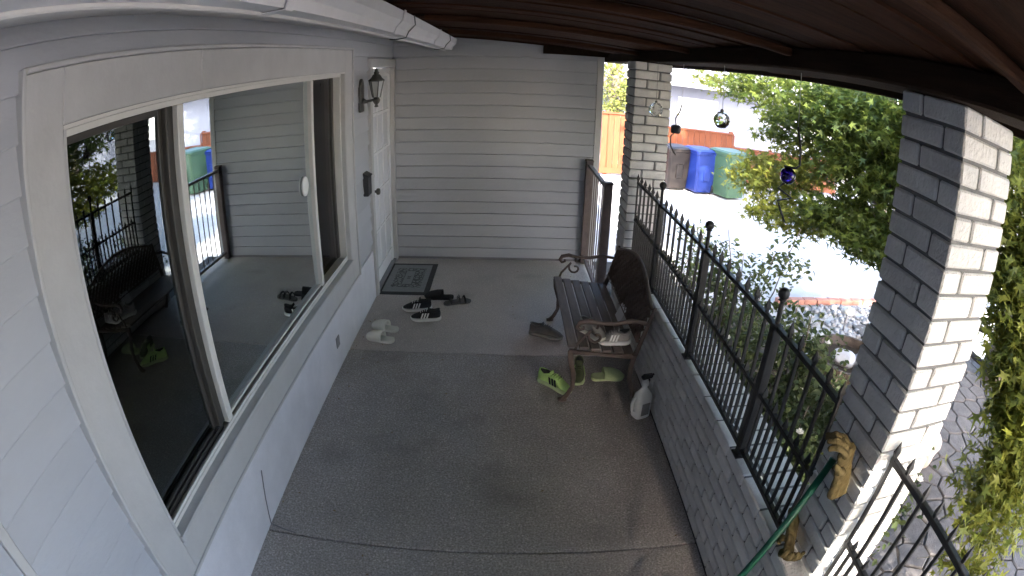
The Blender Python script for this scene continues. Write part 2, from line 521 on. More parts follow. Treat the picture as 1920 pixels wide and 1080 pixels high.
# ------------------------------------------------------------------ porch floor
floor = struct(MB().box(-0.05, 2.40, -1.2, 5.62, GZ - 0.05, -0.02).build('porch_floor', 'groove'))
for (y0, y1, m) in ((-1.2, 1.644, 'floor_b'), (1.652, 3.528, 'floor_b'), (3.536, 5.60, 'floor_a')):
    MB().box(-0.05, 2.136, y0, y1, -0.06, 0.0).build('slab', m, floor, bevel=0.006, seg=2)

# ------------------------------------------------------------------ house
EX = 0.127
house = thing('house', 'grey lap-sided house with a large white window and a brown wooden porch roof', 'house')
W0, W1 = 0.99, 3.79      # window opening in y
D0, D1 = 4.60, 5.50      # door opening in y
DY = 5.584
def part(name, m, *boxes, **kw):
    b = MB()
    for q in boxes: b.box(*q)
    return b.build(name, m, house, **kw)
# solid walls behind the siding
part('wall', 'siding', (-0.14, 0, -0.6, W0, GZ, 2.5), (-0.14, 0, W1, D0, GZ, 2.5), (-0.14, 0, W0, W1, GZ, 0.62), (-0.14, 0, W0, W1, 2.04, 2.5),
     (-0.14, 0, D1, 5.7, GZ, 2.5), (-0.14, 0, D0, D1, 2.06, 2.5), (-0.14, 0, D0, D1, GZ, -0.003))
part('wall', 'siding', (0.0, 2.10, DY, 5.75, GZ, 2.5))
part('wall', 'siding', (2.0, 2.10, 5.76, 9.5, GZ, 2.5), (-4.0, 2.0, 5.76, 9.5, GZ, 2.5))
part('wall', 'unseen_wall', (-4.0, 2.223, -1.9, -1.15, GZ, 4.2), (-0.14, 0, -1.15, -0.6, GZ, 2.5))  # tall box: unseen wall behind the camera, placed to block sun and steer bounce
_pk = {}
def plank(L, h=EX, groove=True):
    k = (round(L, 3), round(h, 3), groove)
    if k not in _pk:
        pr = [(0, 0), (-0.021, 0), (-0.024, 0.004), (-0.0235, 0.012), (-0.017, h - 0.009), (-0.0145, h - 0.0085), (-0.0135, h - 0.0075), (-0.002, h - 0.007), (-0.002, h), (0, h)]
        if not groove: pr = [(0, 0), (-0.020, 0), (-0.022, 0.004), (-0.021, 0.012), (-0.008, h - 0.001), (-0.007, h), (0, h)]
        _pk[k] = MB().prism(pr, 0, L, 'x').mesh('plank', 'siding')
    return _pk[k]
def jit(): return random.uniform(-0.0006, 0.0006)
for k in range(0, 19):
    z = k * EX
    h = min(EX, 2.39 - z)
    if h < 0.02: continue
    obj('siding_plank', plank(2.068, h), house, (0.002, DY + jit(), z + jit()))
    left = lambda y0, y1: obj('siding_plank', plank(y1 - y0, h, False), house, (jit(), y0, z + jit()), (0, 0, R(90)))
    left(-0.3, 0.268)
    if z >= 2.15:
        left(0.315, 5.58)
    else:
        left(0.315, 0.804)
        if z > 0.43: left(3.976, 4.525)
part('corner_trim', 'trim', (0.0, 0.032, 0.27, 0.313, GZ, 2.34), bevel=0.004)
part('corner_trim', 'trim', (2.07, 2.14, DY - 0.03, 5.80, GZ, 2.4), bevel=0.004)
part('corner_trim', 'siding', (0.0, 0.02, DY - 0.022, DY, 0.0, 2.39), bevel=0.003)
part('base_strip', 'plate', (0.02, 2.07, DY - 0.03, DY - 0.012, 0.0, 0.02))
part('skirt_panel', 'skirt', (0.0, 0.018, 0.806, 4.526, -0.01, 0.438), bevel=0.003)
part('outlet_plate', 'plate', (0.018, 0.026, 3.235, 3.305, 0.17, 0.25), bevel=0.003)

# window --------------------------------------------------------------
win = bpy.data.objects.new('window', None); COL.objects.link(win); win.parent = house; win.location = (0, W0, 0.62)
win['label'] = 'wide white three-pane window reflecting the porch'
def wp(name, m, boxes, **kw):
    b = MB()
    for (x0, x1, y0, y1, z0, z1) in boxes: b.box(x0, x1, y0 - W0, y1 - W0, z0 - 0.62, z1 - 0.62)
    return b.build(name, m, win, **kw)
cx0, cx1 = 0.0, 0.036
wp('casing_board', 'trim', [(cx0, cx1, 0.822, W0, 0.452, 2.202)], bevel=0.003)
wp('casing_board', 'trim', [(cx0, cx1, W1, 3.958, 0.452, 2.202)], bevel=0.003)
wp('casing_board', 'trim', [(cx0, cx1 - 0.0005, W0 + .001, 1.802, 2.04, 2.202)], bevel=0.003)
wp('casing_board', 'trim', [(cx0, cx1 - 0.0005, 1.804, W1 - .001, 2.04, 2.202)], bevel=0.003)
wp('casing_board', 'trim', [(cx0, cx1 - 0.0005, W0 + .001, W1 - .001, 0.452, 0.60)], bevel=0.003)
wp('casing_bead', 'trim', [(0.0, 0.048, 0.804, 0.821, 0.436, 2.22)], bevel=0.004)
wp('casing_bead', 'trim', [(0.0, 0.048, 3.959, 3.976, 0.436, 2.22)], bevel=0.004)
wp('casing_bead', 'trim', [(0.0, 0.047, 0.822, 3.958, 2.203, 2.22)], bevel=0.004)
wp('casing_bead', 'trim', [(0.0, 0.042, 0.822, 3.958, 0.436, 0.451)], bevel=0.004)
wp('sill', 'trim', [(-0.09, 0.050, W0 + .001, W1 - .001, 0.601, 0.632)], bevel=0.005)
wp('jamb', 'trim', [(-0.09, 0.034, W0 + .001, W0 + .014, 0.633, 2.026)])
wp('jamb', 'trim', [(-0.09, 0.034, W1 - .014, W1 - .001, 0.633, 2.026)])
wp('jamb', 'vinyl', [(-0.09, 0.034, W0 + .001, W1 - .001, 2.027, 2.039)])
fy0, fy1, fz0, fz1 = W0 + .015, W1 - .015, 0.633, 2.026
wp('frame', 'vinyl', [(-0.075, 0.004, fy0, fy1, fz0, fz0 + .020), (-0.075, 0.004, fy0, fy1, fz1 - .022, fz1),
                      (-0.075, 0.004, fy0, fy0 + .012, fz0 + .021, fz1 - .023), (-0.075, 0.004, fy1 - .022, fy1, fz0 + .021, fz1 - .023)], bevel=0.002)
wp('track_rail', 'vinyl', [(-0.008, 0.002, fy0 + .013, fy1 - .023, fz0 + .0205, fz0 + .036)], bevel=0.002)
wp('track_rail', 'tan', [(-0.034, -0.028, fy0 + .013, 1.652, fz0 + .0205, fz0 + .045)], bevel=0.001)
wp('mullion', 'vinyl', [(-0.070, 0.001, 1.672, 1.716, fz0 + .0365, fz1 - .023)], bevel=0.004)
wp('sash_stile', 'tan', [(-0.060, -0.022, 1.622, 1.671, fz0 + .046, fz1 - .023)], bevel=0.004)
wp('sash_stile', 'tan', [(-0.072, -0.045, 1.596, 1.621, fz0 + .046, fz1 - .023)], bevel=0.004)
wp('sash_rail', 'tan', [(-0.066, -0.044, fy0 + .013, 1.595, fz0 + .0205, fz0 + .05)], bevel=0.003)
wp('sash_rail', 'tan', [(-0.066, -0.044, fy0 + .013, 1.595, fz1 - .048, fz1 - .0225)], bevel=0.003)
wp('mullion', 'vinyl', [(-0.066, -0.006, 3.185, 3.222, fz0 + .0365, fz1 - .023)], bevel=0.004)
wp('sash_stile', 'tan', [(-0.070, -0.046, 3.715, 3.752, fz0 + .0365, fz1 - .023)], bevel=0.003)
wp('sash_rail', 'vinyl', [(-0.05, -0.020, 1.717, 3.184, fz0 + .0365, fz0 + .052)], bevel=0.003)
wp('pane', 'screen', [(-0.058, -0.054, fy0 + .013, 1.610, fz0 + .0208, fz1 - .0235)])
wp('pane', 'pane', [(-0.038, -0.034, 1.7165, 3.1845, fz0 + .0525, fz1 - .0235)])
wp('pane', 'pane3', [(-0.060, -0.056, 3.2225, 3.7145, fz0 + .037, fz1 - .0235)])
# the dark room behind the window
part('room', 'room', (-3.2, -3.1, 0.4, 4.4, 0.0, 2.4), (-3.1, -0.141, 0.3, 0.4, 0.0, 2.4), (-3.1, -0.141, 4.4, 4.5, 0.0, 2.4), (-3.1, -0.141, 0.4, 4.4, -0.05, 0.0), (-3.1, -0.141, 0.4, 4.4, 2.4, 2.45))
cu = MB()
pts = [(-0.24 + 0.035 * math.sin(i * 1.3), 3.22 + i * 0.018) for i in range(34)]
for a, b in zip(pts, pts[1:]):
    cu.add([(a[0], a[1], 0.3), (b[0], b[1], 0.3), (b[0], b[1], 2.1), (a[0], a[1], 2.1)], [(0, 1, 2, 3)])
cu.build('curtain', 'curtain', house, smooth=True)
tag(MB().box(-0.20, -0.12, 3.40, 3.70, 0.622, 0.86).build('cushion', 'yellow', None, bevel=0.03, seg=3),
    'dull yellow cushion behind the far window pane, at its lower corner', 'cushion')

# door ----------------------------------------------------------------
door = bpy.data.objects.new('door', None); COL.objects.link(door); door.parent = house; door.location = (0, D0, 0)
door['label'] = 'white gridded front door beside the wall lantern'
def dp(name, m, boxes, **kw):
    b = MB()
    for (x0, x1, y0, y1, z0, z1) in boxes: b.box(x0, x1, y0 - D0, y1 - D0, z0, z1)
    return b.build(name, m, door, **kw)
dp('casing_board', 'trim', [(0.0, 0.04, 4.53, D0 + .004, 0.0, 2.06)], bevel=0.003)
dp('casing_board', 'trim', [(0.0, 0.04, D1 - .004, 5.566, 0.0, 2.06)], bevel=0.003)
dp('casing_board', 'trim', [(0.0, 0.043, 4.525, 5.568, 2.061, 2.142)], bevel=0.004)
dp('threshold', 'plate', [(-0.12, 0.03, D0 + .005, D1 - .005, 0.0005, 0.02)], bevel=0.004)
dp('leaf', 'doorwhite', [(-0.045, -0.012, D0 + .005, D1 - .005, 0.022, 2.055)])
py0, py1 = D0 + .10, D1 - .09
zs = [0.16 + i * 0.367 for i in range(6)]
ys = [py0 + i * (py1 - py0) / 3 for i in range(4)]
dp('stile', 'doorwhite', [(-0.0115, 0.003, D0 + .006, py0 - .012, 0.023, 2.054)], bevel=0.004)
dp('stile', 'doorwhite', [(-0.0115, 0.003, py1 + .012, D1 - .006, 0.023, 2.054)], bevel=0.004)
for y in ys[1:3]: dp('muntin', 'doorwhite', [(-0.0115, 0.001, y - .011, y + .011, zs[0] + .013, zs[5] - .013)], bevel=0.004)
for z in zs: dp('muntin', 'doorwhite', [(-0.0115, 0.002, py0 - .0115, py1 + .0115, z - .0125, z + .0125)], bevel=0.004)
for i in range(3):
    for j in range(5):
        dp('door_light', 'doorlite', [(-0.0115, -0.006, ys[i] + .022, ys[i + 1] - .022, zs[j] + .024, zs[j + 1] - .024)], bevel=0.004)
b = MB().lathe([(0.028, 0), (0.028, .008), (0.012, .012), (0.012, .035), (0.027, .042), (0.031, .055), (0.026, .07), (0.01, .074)], n=16)
kb = b.build('knob', 'pewter', door, smooth=True, loc=(0.003, 0.06, 0.95)); kb.rotation_euler = (0, R(90), 0)
b = MB().lathe([(0.028, 0), (0.028, .012), (0.02, .02), (0.006, .022)], n=16)
kb = b.build('deadbolt', 'pewter', door, smooth=True, loc=(0.003, 0.06, 1.09)); kb.rotation_euler = (0, R(90), 0)

# eave: soffit, fascia, gutter
sof = MB().prism([(0.0, 2.345), (0.565, 2.236), (0.565, 2.252), (0.0, 2.361)], -0.62, 5.583, 'y')
sof.build('soffit', 'soffit', house)
for y in (1.35, 3.0, 4.6):
    MB().prism([(0.002, 2.3425), (0.562, 2.2345), (0.562, 2.236), (0.002, 2.344)], y, y + 0.02, 'y').build('soffit_batten', 'soffit', house)
part('fascia', 'soffit', (0.566, 0.584, -0.62, 5.30, 2.205, 2.335), bevel=0.003)
gt = bpy.data.objects.new('gutter', None); COL.objects.link(gt); gt.parent = house
MB().prism([(0.585, 2.325), (0.585, 2.214), (0.645, 2.214), (0.655, 2.245), (0.682, 2.275), (0.690, 2.322), (0.684, 2.322), (0.676, 2.28), (0.65, 2.25), (0.641, 2.219), (0.590, 2.219), (0.590, 2.325)], -0.62, 5.22, 'y').build('trough', 'gutter', gt)
MB().prism([(0.585, 2.326), (0.585, 2.210), (0.648, 2.210), (0.659, 2.245), (0.687, 2.275), (0.695, 2.326)], 5.2205, 5.238, 'y').build('end_cap', 'gutter', gt, bevel=0.002)
for y in (1.2, 2.5, 3.9):
    MB().prism([(0.583, 2.208), (0.651, 2.208), (0.662, 2.243), (0.690, 2.273), (0.698, 2.326), (0.6955, 2.326), (0.688, 2.275), (0.659, 2.245), (0.648, 2.2105), (0.583, 2.2105)], y, y + 0.05, 'y').build('seam_strap', 'gutter', gt)
for y in (2.75, 4.5):
    MB().tube([(0.70, y, 2.32), (0.705, y + .01, 2.27), (0.67, y + .02, 2.235), (0.655, y + .03, 2.205), (0.60, y + .03, 2.196), (0.57, y + .03, 2.2)], 0.0035, 6).build('hanger_wire', 'pewter', gt, smooth=True)

# porch roof
zc = lambda x: 2.362 - 0.08 * (x - 0.7)
yy = -0.62
i = 0
while yy < 5.75:
    w = random.choice((0.10, 0.135, 0.14, 0.18))
    dz = random.uniform(-0.012, 0.008)
    y1 = min(yy + w, 5.582)
    if y1 - yy < 0.03: break
    x1 = 2.80
    MB().prism([(0.53, zc(.53) + dz), (x1, zc(x1) + dz), (x1, zc(x1) + .02 + dz), (0.53, zc(.53) + .02 + dz)], yy + 0.003, y1 - 0.002, 'y').build('ceiling_board', 'roofwood', house)
    yy += w
    i += 1
for y in (0.55, 1.75, 2.95, 4.15):
    MB().prism([(0.72, zc(.72) - .014), (2.165, zc(2.165) - .014), (2.165, zc(2.165) - .045), (0.72, zc(.72) - .05)], y, y + 0.05, 'y').build('rafter', 'roofwood', house, bevel=0.006)
MB().prism([(-0.2, 2.52), (2.9, 2.27), (2.9, 2.33), (-0.2, 2.60)], -0.64, 9.5, 'y').build('roof', 'shingle', house)
part('fascia', 'beamwood', (2.802, 2.83, -0.62, 5.75, 2.16, 2.31), bevel=0.004)
part('beam', 'beamwood', (2.17, 2.40, -0.62, 5.80, 2.1525, 2.238), bevel=0.008)
part('ledger_board', 'beamwood', (1.52, 2.168, 5.50, 5.556, 2.20, 2.285), bevel=0.005)

# ------------------------------------------------------------------ brickwork
CH = 0.0694
BL, BW, BH, BJ = 0.1885, 0.0895, 0.0594, 0.010
def brick_obj(parent, x, y, z, rz=0, size=None):
    s = size or (BL, BW, BH)
    me = piece(s[0], s[1], s[2], 0.0055, 'brickpaint', 0.0012, random.randint(0, 3))
    return obj('brick', me, parent, (x + jit(), y + jit(), z + jit()), (random.uniform(-.006, .006), random.uniform(-.006, .006), rz + random.uniform(-.006, .006)))
def pillar(name, label, x0, y0, top):
    s = BL + BJ + BW
    t = thing(name, label, 'brick pillar', (x0, y0, GZ), group='grey brick pillars carrying the porch roof beam')
    MB().box(0.011, s - 0.011, 0.011, s - 0.011, 0.0, top - GZ - 0.004).build('mortar_core', 'mortar', t)
    n = int((top - GZ) / CH)
    for k in range(n):
        z = top - GZ - (k + 0.5) * CH + 0.003
        a, b, c = BL / 2, BW / 2, s
        if k % 2:
            L = [(a, b, 0), (s - b, a, 90), (s - a, s - b, 0), (b, s - a, 90)]
        else:
            L = [(s - a, b, 0), (s - b, s - a, 90), (a, s - b, 0), (b, a, 90)]
        for (x, y, r) in L: brick_obj(t, x, y, z, R(r))
    return t
pillar('brick_pillar', 'near grey painted brick pillar at right, its face towards the camera bright', 2.225, 0.876, 2.151)
pillar('brick_pillar', 'far grey painted brick pillar between the brown railing and the fence', 2.100, 4.000, 2.151)

WT = 9 * CH
lw = thing('low_brick_wall', 'low grey painted brick wall under the black iron fence', 'brick wall', (2.135, 0.876, 0))
MB().box(0.011, 0.0825, 0.01, 3.123, GZ, WT - 0.01).build('mortar_core', 'mortar', lw)
MB().box(0.0825, 0.258, 0.291, 3.123, GZ, WT - 0.006).build('mortar_core', 'mortar', lw)
for k in range(9):
    z = (k + 0.5) * CH
    y = 0.0
    if k % 2: 
        brick_obj(lw, BW / 2, BW / 2, z, 0, (BW, BW, BH)); y = BW + BJ
    while y < 3.122:
        L = min(BL, 3.122 - y)
        if L < 0.03: break
        brick_obj(lw, BW / 2, y + L / 2, z, R(90), (L, BW, BH))
        y += BL + BJ
y = 0.295
while y < 3.03:
    brick_obj(lw, 0.178, y + BW / 2, WT - CH / 2 + .002, 0, (0.162, BW, BH))
    y += BW + BJ

# ------------------------------------------------------------------ iron fences
def picket_mesh(h, w=0.0125):
    b = MB().box(-w / 2, w / 2, -w / 2, w / 2, 0, h - 0.055)
    a = w * 0.95
    z0 = h - 0.055
    b.add([(-w / 2, -w / 2, z0), (w / 2, -w / 2, z0), (w / 2, w / 2, z0), (-w / 2, w / 2, z0), (-a, -a * .6, z0 + .014), (a, -a * .6, z0 + .014), (a, a * .6, z0 + .014), (-a, a * .6, z0 + .014), (0, 0, h)],
          [(0, 1, 5, 4), (1, 2, 6, 5), (2, 3, 7, 6), (3, 0, 4, 7), (4, 5, 8), (5, 6, 8), (6, 7, 8), (7, 4, 8)])
    return b.mesh('picket', 'iron')
def iron_fence(label, x, ya, yb, z0, zr_top, zr_mid, zr_bot, posts, sp, ball):
    t = thing('iron_fence', label, 'iron fence', (x, ya, 0), group='black spear-topped iron fence panels')
    L = yb - ya
    for z, hh in ((zr_top, .02), (zr_mid, .018), (zr_bot, .022)):
        MB().box(-.011, .011, 0, L, z - hh / 2, z + hh / 2).build('rail', 'iron', t, bevel=0.002)
    long_ = picket_mesh(zr_top + .075 - z0); short = picket_mesh(zr_mid + .06 - z0)
    py = [p - ya for p in posts]
    for p in py:
        o = MB().box(-.02, .02, p - .02, p + .02, z0 - .02, zr_top + .012).tube([(0, p, zr_top + .01), (0, p, ball)], 0.011, 8).build('post', 'iron', t, bevel=0.003)
        MB().lathe([(0.011, 0), (0.018, .004), (0.012, .010)], (0, p, ball - .012), 12).sphere((0, p, ball + .018), 0.024, 14, 10).build('ball_cap', 'iron', o, smooth=True)
        MB().box(-.03, .03, p - .03, p + .03, z0 - .022, z0 - .014).build('foot_plate', 'iron', o)
    y = 0.03
    k = 0
    ticks = []
    edges = [0.0] + py + [L]
    for a, b in zip(edges, edges[1:]):
        n = max(1, round((b - a) / sp))
        d = (b - a) / n
        ticks += [a + d * q for q in range(n + 1) if not (q == 0 and a in py) and not (q == n and b in py)] if True else []
        for q in range(n):
            obj('picket', short, t, (0, a + d * (q + .5), z0))
    for y in ticks:
        y = min(max(y, 0.008), L - 0.008)
        obj('picket', long_, t, (0, y, z0), (random.uniform(-.008, .008), random.uniform(-.006, .006), 0))
    return t
iron_fence('long black iron fence with ball-topped posts on the low brick wall', 2.168, 1.10, 3.97, WT + .016, 1.222, 0.935, WT + .03, [1.61, 2.44, 3.31], 0.107, 1.335)
f2 = iron_fence('black iron fence panel at the lower right corner, beside the near pillar', 2.29, -0.28, 0.872, GZ, 1.158, 0.80, -0.25, [-0.22], 0.095, 1.27)

# brown railing next to the back wall
rl = thing('porch_railing', 'brown metal railing against the end of the sided back wall', 'railing', (2.03, 4.40, 0))
for y in (0.035, 1.115):
    o = MB().box(-.036, .036, y - .036, y + .036, 0.0, 1.10).build('post', 'brownmetal', rl, bevel=0.004)
    MB().box(-.042, .042, y - .042, y + .042, 1.1005, 1.122).build('post_cap', 'brownmetal', o, bevel=0.006)
for z in (1.065, 0.085):
    MB().box(-.02, .02, 0.072, 1.078, z - .016, z + .016).build('rail', 'brownmetal', rl, bevel=0.003)
pm = MB().box(-.005, .005, -.005, .005, 0.1015, 1.0485).mesh('picket', 'brownmetal')
for k in range(8):
    obj('picket', pm, rl, (0, 0.072 + 1.006 * (k + 1) / 9, 0))

# ------------------------------------------------------------------ wall lantern, mailbox, sensor, cable
ln = thing('wall_lantern', 'old metal lantern on the wall between window and door', 'lantern', (0.015, 4.27, 1.70))
MB().prism([(-.055, 0), (.055, 0), (.055, .22), (.03, .26), (0, .275), (-.03, .26), (-.055, .22)], 0.0, 0.022, 'x').build('back_plate', 'pewter', ln, bevel=0.005)
MB().tube([(0.02, 0, .10), (.05, 0, .085), (.09, 0, .09), (.125, 0, .10)], [.016, .013, .011, .012], 10).lathe([(.034, 0), (.03, .02), (.012, .03)], (.03, 0, .07), 10).build('arm', 'pewter', ln, smooth=True)
MB().lathe([(.008, -.05), (.018, -.045), (.01, -.03), (.022, -.015), (.03, 0), (.03, .012), (.02, .03)], (.135, 0, .085), 10).build('base_finial', 'pewter', ln, smooth=True)
MB().lathe([(.030, .118), (.056, .245)], (.135, 0, 0), 6).build('glass_shade', 'lampglass', ln)
cg = MB()
for j in range(6):
    a = 2 * math.pi * j / 6
    cg.tube([(.135 + .031 * math.cos(a), .031 * math.sin(a), .114), (.135 + .059 * math.cos(a), .059 * math.sin(a), .248)], .004, 5)
cg.build('cage', 'pewter', ln)
MB().lathe([(.066, .247), (.068, .255), (.045, .275), (.03, .30), (.018, .305), (.024, .318), (.012, .33), (.016, .338), (.003, .355)], (.135, 0, 0), 12).build('roof_cap', 'pewter', ln, smooth=True)
mb_ = thing('mailbox', 'small dark box mounted on the wall left of the door', 'mailbox', (0.015, 4.36, 0.99))
MB().box(0.0, 0.045, -.06, .06, 0.0, 0.17).build('body', 'box', mb_, bevel=0.006)
MB().prism([(0.0, 0.172), (0.055, 0.162), (0.055, 0.17), (0.0, 0.20)], -.065, .065, 'y').build('lid', 'box', mb_, bevel=0.003)
sn = thing('window_disc', 'white oval disc stuck on the middle window pane', 'disc', (-0.033, 3.065, 1.365))
MB().lathe([(.050, 0), (.054, .004), (.052, .012), (.044, .015)], n=24, sx=1.15).build('dial', 'white', sn, smooth=True).rotation_euler = (0, R(90), 0)
MB().lathe([(.018, -.0005), (.012, -.001)], n=12).build('suction_cup', 'plate', sn, loc=(0.001, 0, 0)).rotation_euler = (0, R(90), 0)
cb = MB().tube([(.0205, 1.78, .30), (.0205, 1.73, .16), (.0205, 1.70, .05), (.024, 1.685, .006), (.06, 1.68, .0045), (.11, 1.665, .0045), (.17, 1.655, .0045)], .0032, 6).build('cable', 'plate', smooth=True)
tag(cb, 'thin grey cable running down the white wall onto the floor', 'cable')

# ------------------------------------------------------------------ doormat
dm = thing('doormat', 'grey doormat with a dark rim and a scroll pattern in front of the door', 'doormat', (0.255, 4.965, 0.0))
MB().box(-.245, .245, -.395, .395, 0.0, 0.010).build('rim', 'matrim', dm, bevel=0.003)
m = mat('mat_pile', (0.26, 0.27, 0.265), 0.95, 0.1, 30, 0.5, 200)
nt = m.node_tree
N, L_ = nt.nodes, nt.links
tcx = N.new('ShaderNodeTexCoord')
sep = N.new('ShaderNodeSeparateXYZ'); L_.new(tcx.outputs['Object'], sep.inputs[0])
def mth(op, a, b_=None):
    q = N.new('ShaderNodeMath'); q.operation = op
    for i_, v in enumerate((a, b_)):
        if v is None: continue
        if isinstance(v, (int, float)): q.inputs[i_].default_value = v
        else: L_.new(v, q.inputs[i_])
    return q.outputs[0]
ax = mth('ABSOLUTE', sep.outputs['X']); ay = mth('ABSOLUTE', sep.outputs['Y'])
ring = mth('MULTIPLY', mth('LESS_THAN', ax, .145), mth('LESS_THAN', ay, .245))
hole = mth('MULTIPLY', mth('LESS_THAN', ax, .045), mth('LESS_THAN', ay, .17))
ring = mth('SUBTRACT', ring, hole)
wv = N.new('ShaderNodeTexVoronoi'); wv.inputs['Scale'].default_value = 26; wv.feature = 'DISTANCE_TO_EDGE'
L_.new(tcx.outputs['Object'], wv.inputs['Vector'])
pat = mth('MULTIPLY', ring, mth('LESS_THAN', wv.outputs['Distance'], .13))
edge = mth('SUBTRACT', mth('MULTIPLY', mth('LESS_THAN', ax, .052), mth('LESS_THAN', ay, .178)), hole)
dot = mth('MULTIPLY', mth('LESS_THAN', ax, .016), mth('LESS_THAN', mth('ABSOLUTE', mth('SUBTRACT', ay, .02)), .012))
pat = mth('MAXIMUM', mth('MAXIMUM', pat, edge), dot)
mxx = N.new('ShaderNodeMix'); mxx.data_type = 'RGBA'
bs = N['Principled BSDF']
L_.new(bs.inputs['Base Color'].links[0].from_socket, mxx.inputs['A'])
mxx.inputs['B'].default_value = (0.075, 0.075, 0.075, 1)
L_.new(mth('MULTIPLY', pat, .85), mxx.inputs['Factor'])
L_.new(mxx.outputs['Result'], bs.inputs['Base Color'])
MT['matpile'] = m
MB().box(-.205, .195, -.345, .345, 0.0101, 0.014).build('pile', 'matpile', dm, bevel=0.002)

# ------------------------------------------------------------------ bench
BY0, BY1 = 2.93, 4.12
bn = thing('garden_bench', 'brown garden bench with cast iron ends and lattice back against the low wall', 'bench', (1.84, (BY0 + BY1) / 2, 0))
bn.scale = (1.03, 1, .92)
BLn = (BY1 - BY0) / 2
for k in range(6):
    x = -0.225 + k * 0.072
    z = 0.425 - 0.012 * k + (0.006 if k == 0 else 0)
    MB().box(x - .029, x + .029, -BLn + .03, BLn - .03, z - .011, z + .011).build('seat_slat', 'benchwood', bn, bevel=0.004)
lean = 0.24
bx = lambda h: 0.165 + lean * h            # x of the back at a height h over the seat
for s in (-1, 1):
    y = s * (BLn - 0.012)
    P = lambda *q: [(a, y, c) for a, c in q]
    e = MB()
    # front leg, rear leg, seat bar, arm and scrolls as cast bars
    e.tube(P((-.235, .405), (-.232, .33), (-.205, .22), (-.205, .12), (-.235, .05), (-.262, .012)), [.019, .017, .015, .014, .016, .019], 8)
    e.tube(P((-.29, .010), (-.262, .012), (-.235, .014)), [.014, .019, .012], 8)
    e.build('leg', 'castiron', bn, smooth=True)
    e = MB()
    e.tube(P((.165, .38), (.15, .28), (.155, .16), (.185, .06), (.205, .012)), [.019, .016, .015, .016, .019], 8)
    e.build('leg', 'castiron', bn, smooth=True)
    MB().tube(P((-.245, .405), (-.1, .385), (.05, .37), (.17, .36)), [.018, .014, .014, .018], 8).build('seat_bar', 'castiron', bn, smooth=True)
    MB().tube(P((bx(-.03), .34), (bx(.1), .47), (bx(.25), .62), (bx(.36), .73)), [.018, .015, .014, .012], 8).build('back_post', 'castiron', bn, smooth=True)
    arm = MB().tube(P((bx(.24), .615), (.12, .635), (.02, .612), (-.08, .616), (-.145, .632), (-.195, .62), (-.212, .588), (-.195, .565), (-.172, .573), (-.172, .592)), [.012, .016, .014, .014, .017, .017, .013, .011, .009, .007], 8)
    arm = arm.build('arm', 'castiron', bn, smooth=True)
    sp_ = [(-.09 + (.055 - .0045 * q) * math.cos(q * .62 + 2.2), y, .515 + (.06 - .0048 * q) * math.sin(q * .62 + 2.2)) for q in range(11)]
    MB().tube([(-.21, y, .42), (-.195, y, .47)] + sp_, .009, 6).tube(P((-.09, .575), (-.085, .615)), .008, 6).build('scroll', 'castiron', arm, smooth=True)
# arched lattice back
arch = lambda u: 0.285 + 0.135 * math.cos(u * math.pi / 2) ** 1.2 if abs(u) < 1 else 0.285
def bp(y, h): return (bx(h), y, .43 + h)
top = [bp(u * (BLn - .03), arch(u)) for u in np.linspace(-1, 1, 25)]
MB().tube(top, .013, 8).build('top_rail', 'castiron', bn, smooth=True)
MB().tube([bp(-(BLn - .03), .04), bp(BLn - .03, .04)], .013, 8).build('bottom_rail', 'castiron', bn, smooth=True)
lat = MB()
Wd = BLn - .03
pitch = 0.058
def inside(y, h): return abs(y) < Wd and .04 < h < arch(y / Wd)
for sgn in (-1, 1):
    c = -2.0
    while c < 2.0:
        pts_ = [(c + sgn * h, h) for h in np.linspace(.04, .43, 27)]
        run = [q for q in pts_ if inside(*q)]
        if len(run) > 2:
            a, b_ = run[0], run[-1]
            lat.tube([bp(*a), bp((a[0] + b_[0]) / 2, (a[1] + b_[1]) / 2), bp(*b_)], .0125, 6, flat=0.35)
        c += pitch
lat.build('lattice', 'castiron', bn)

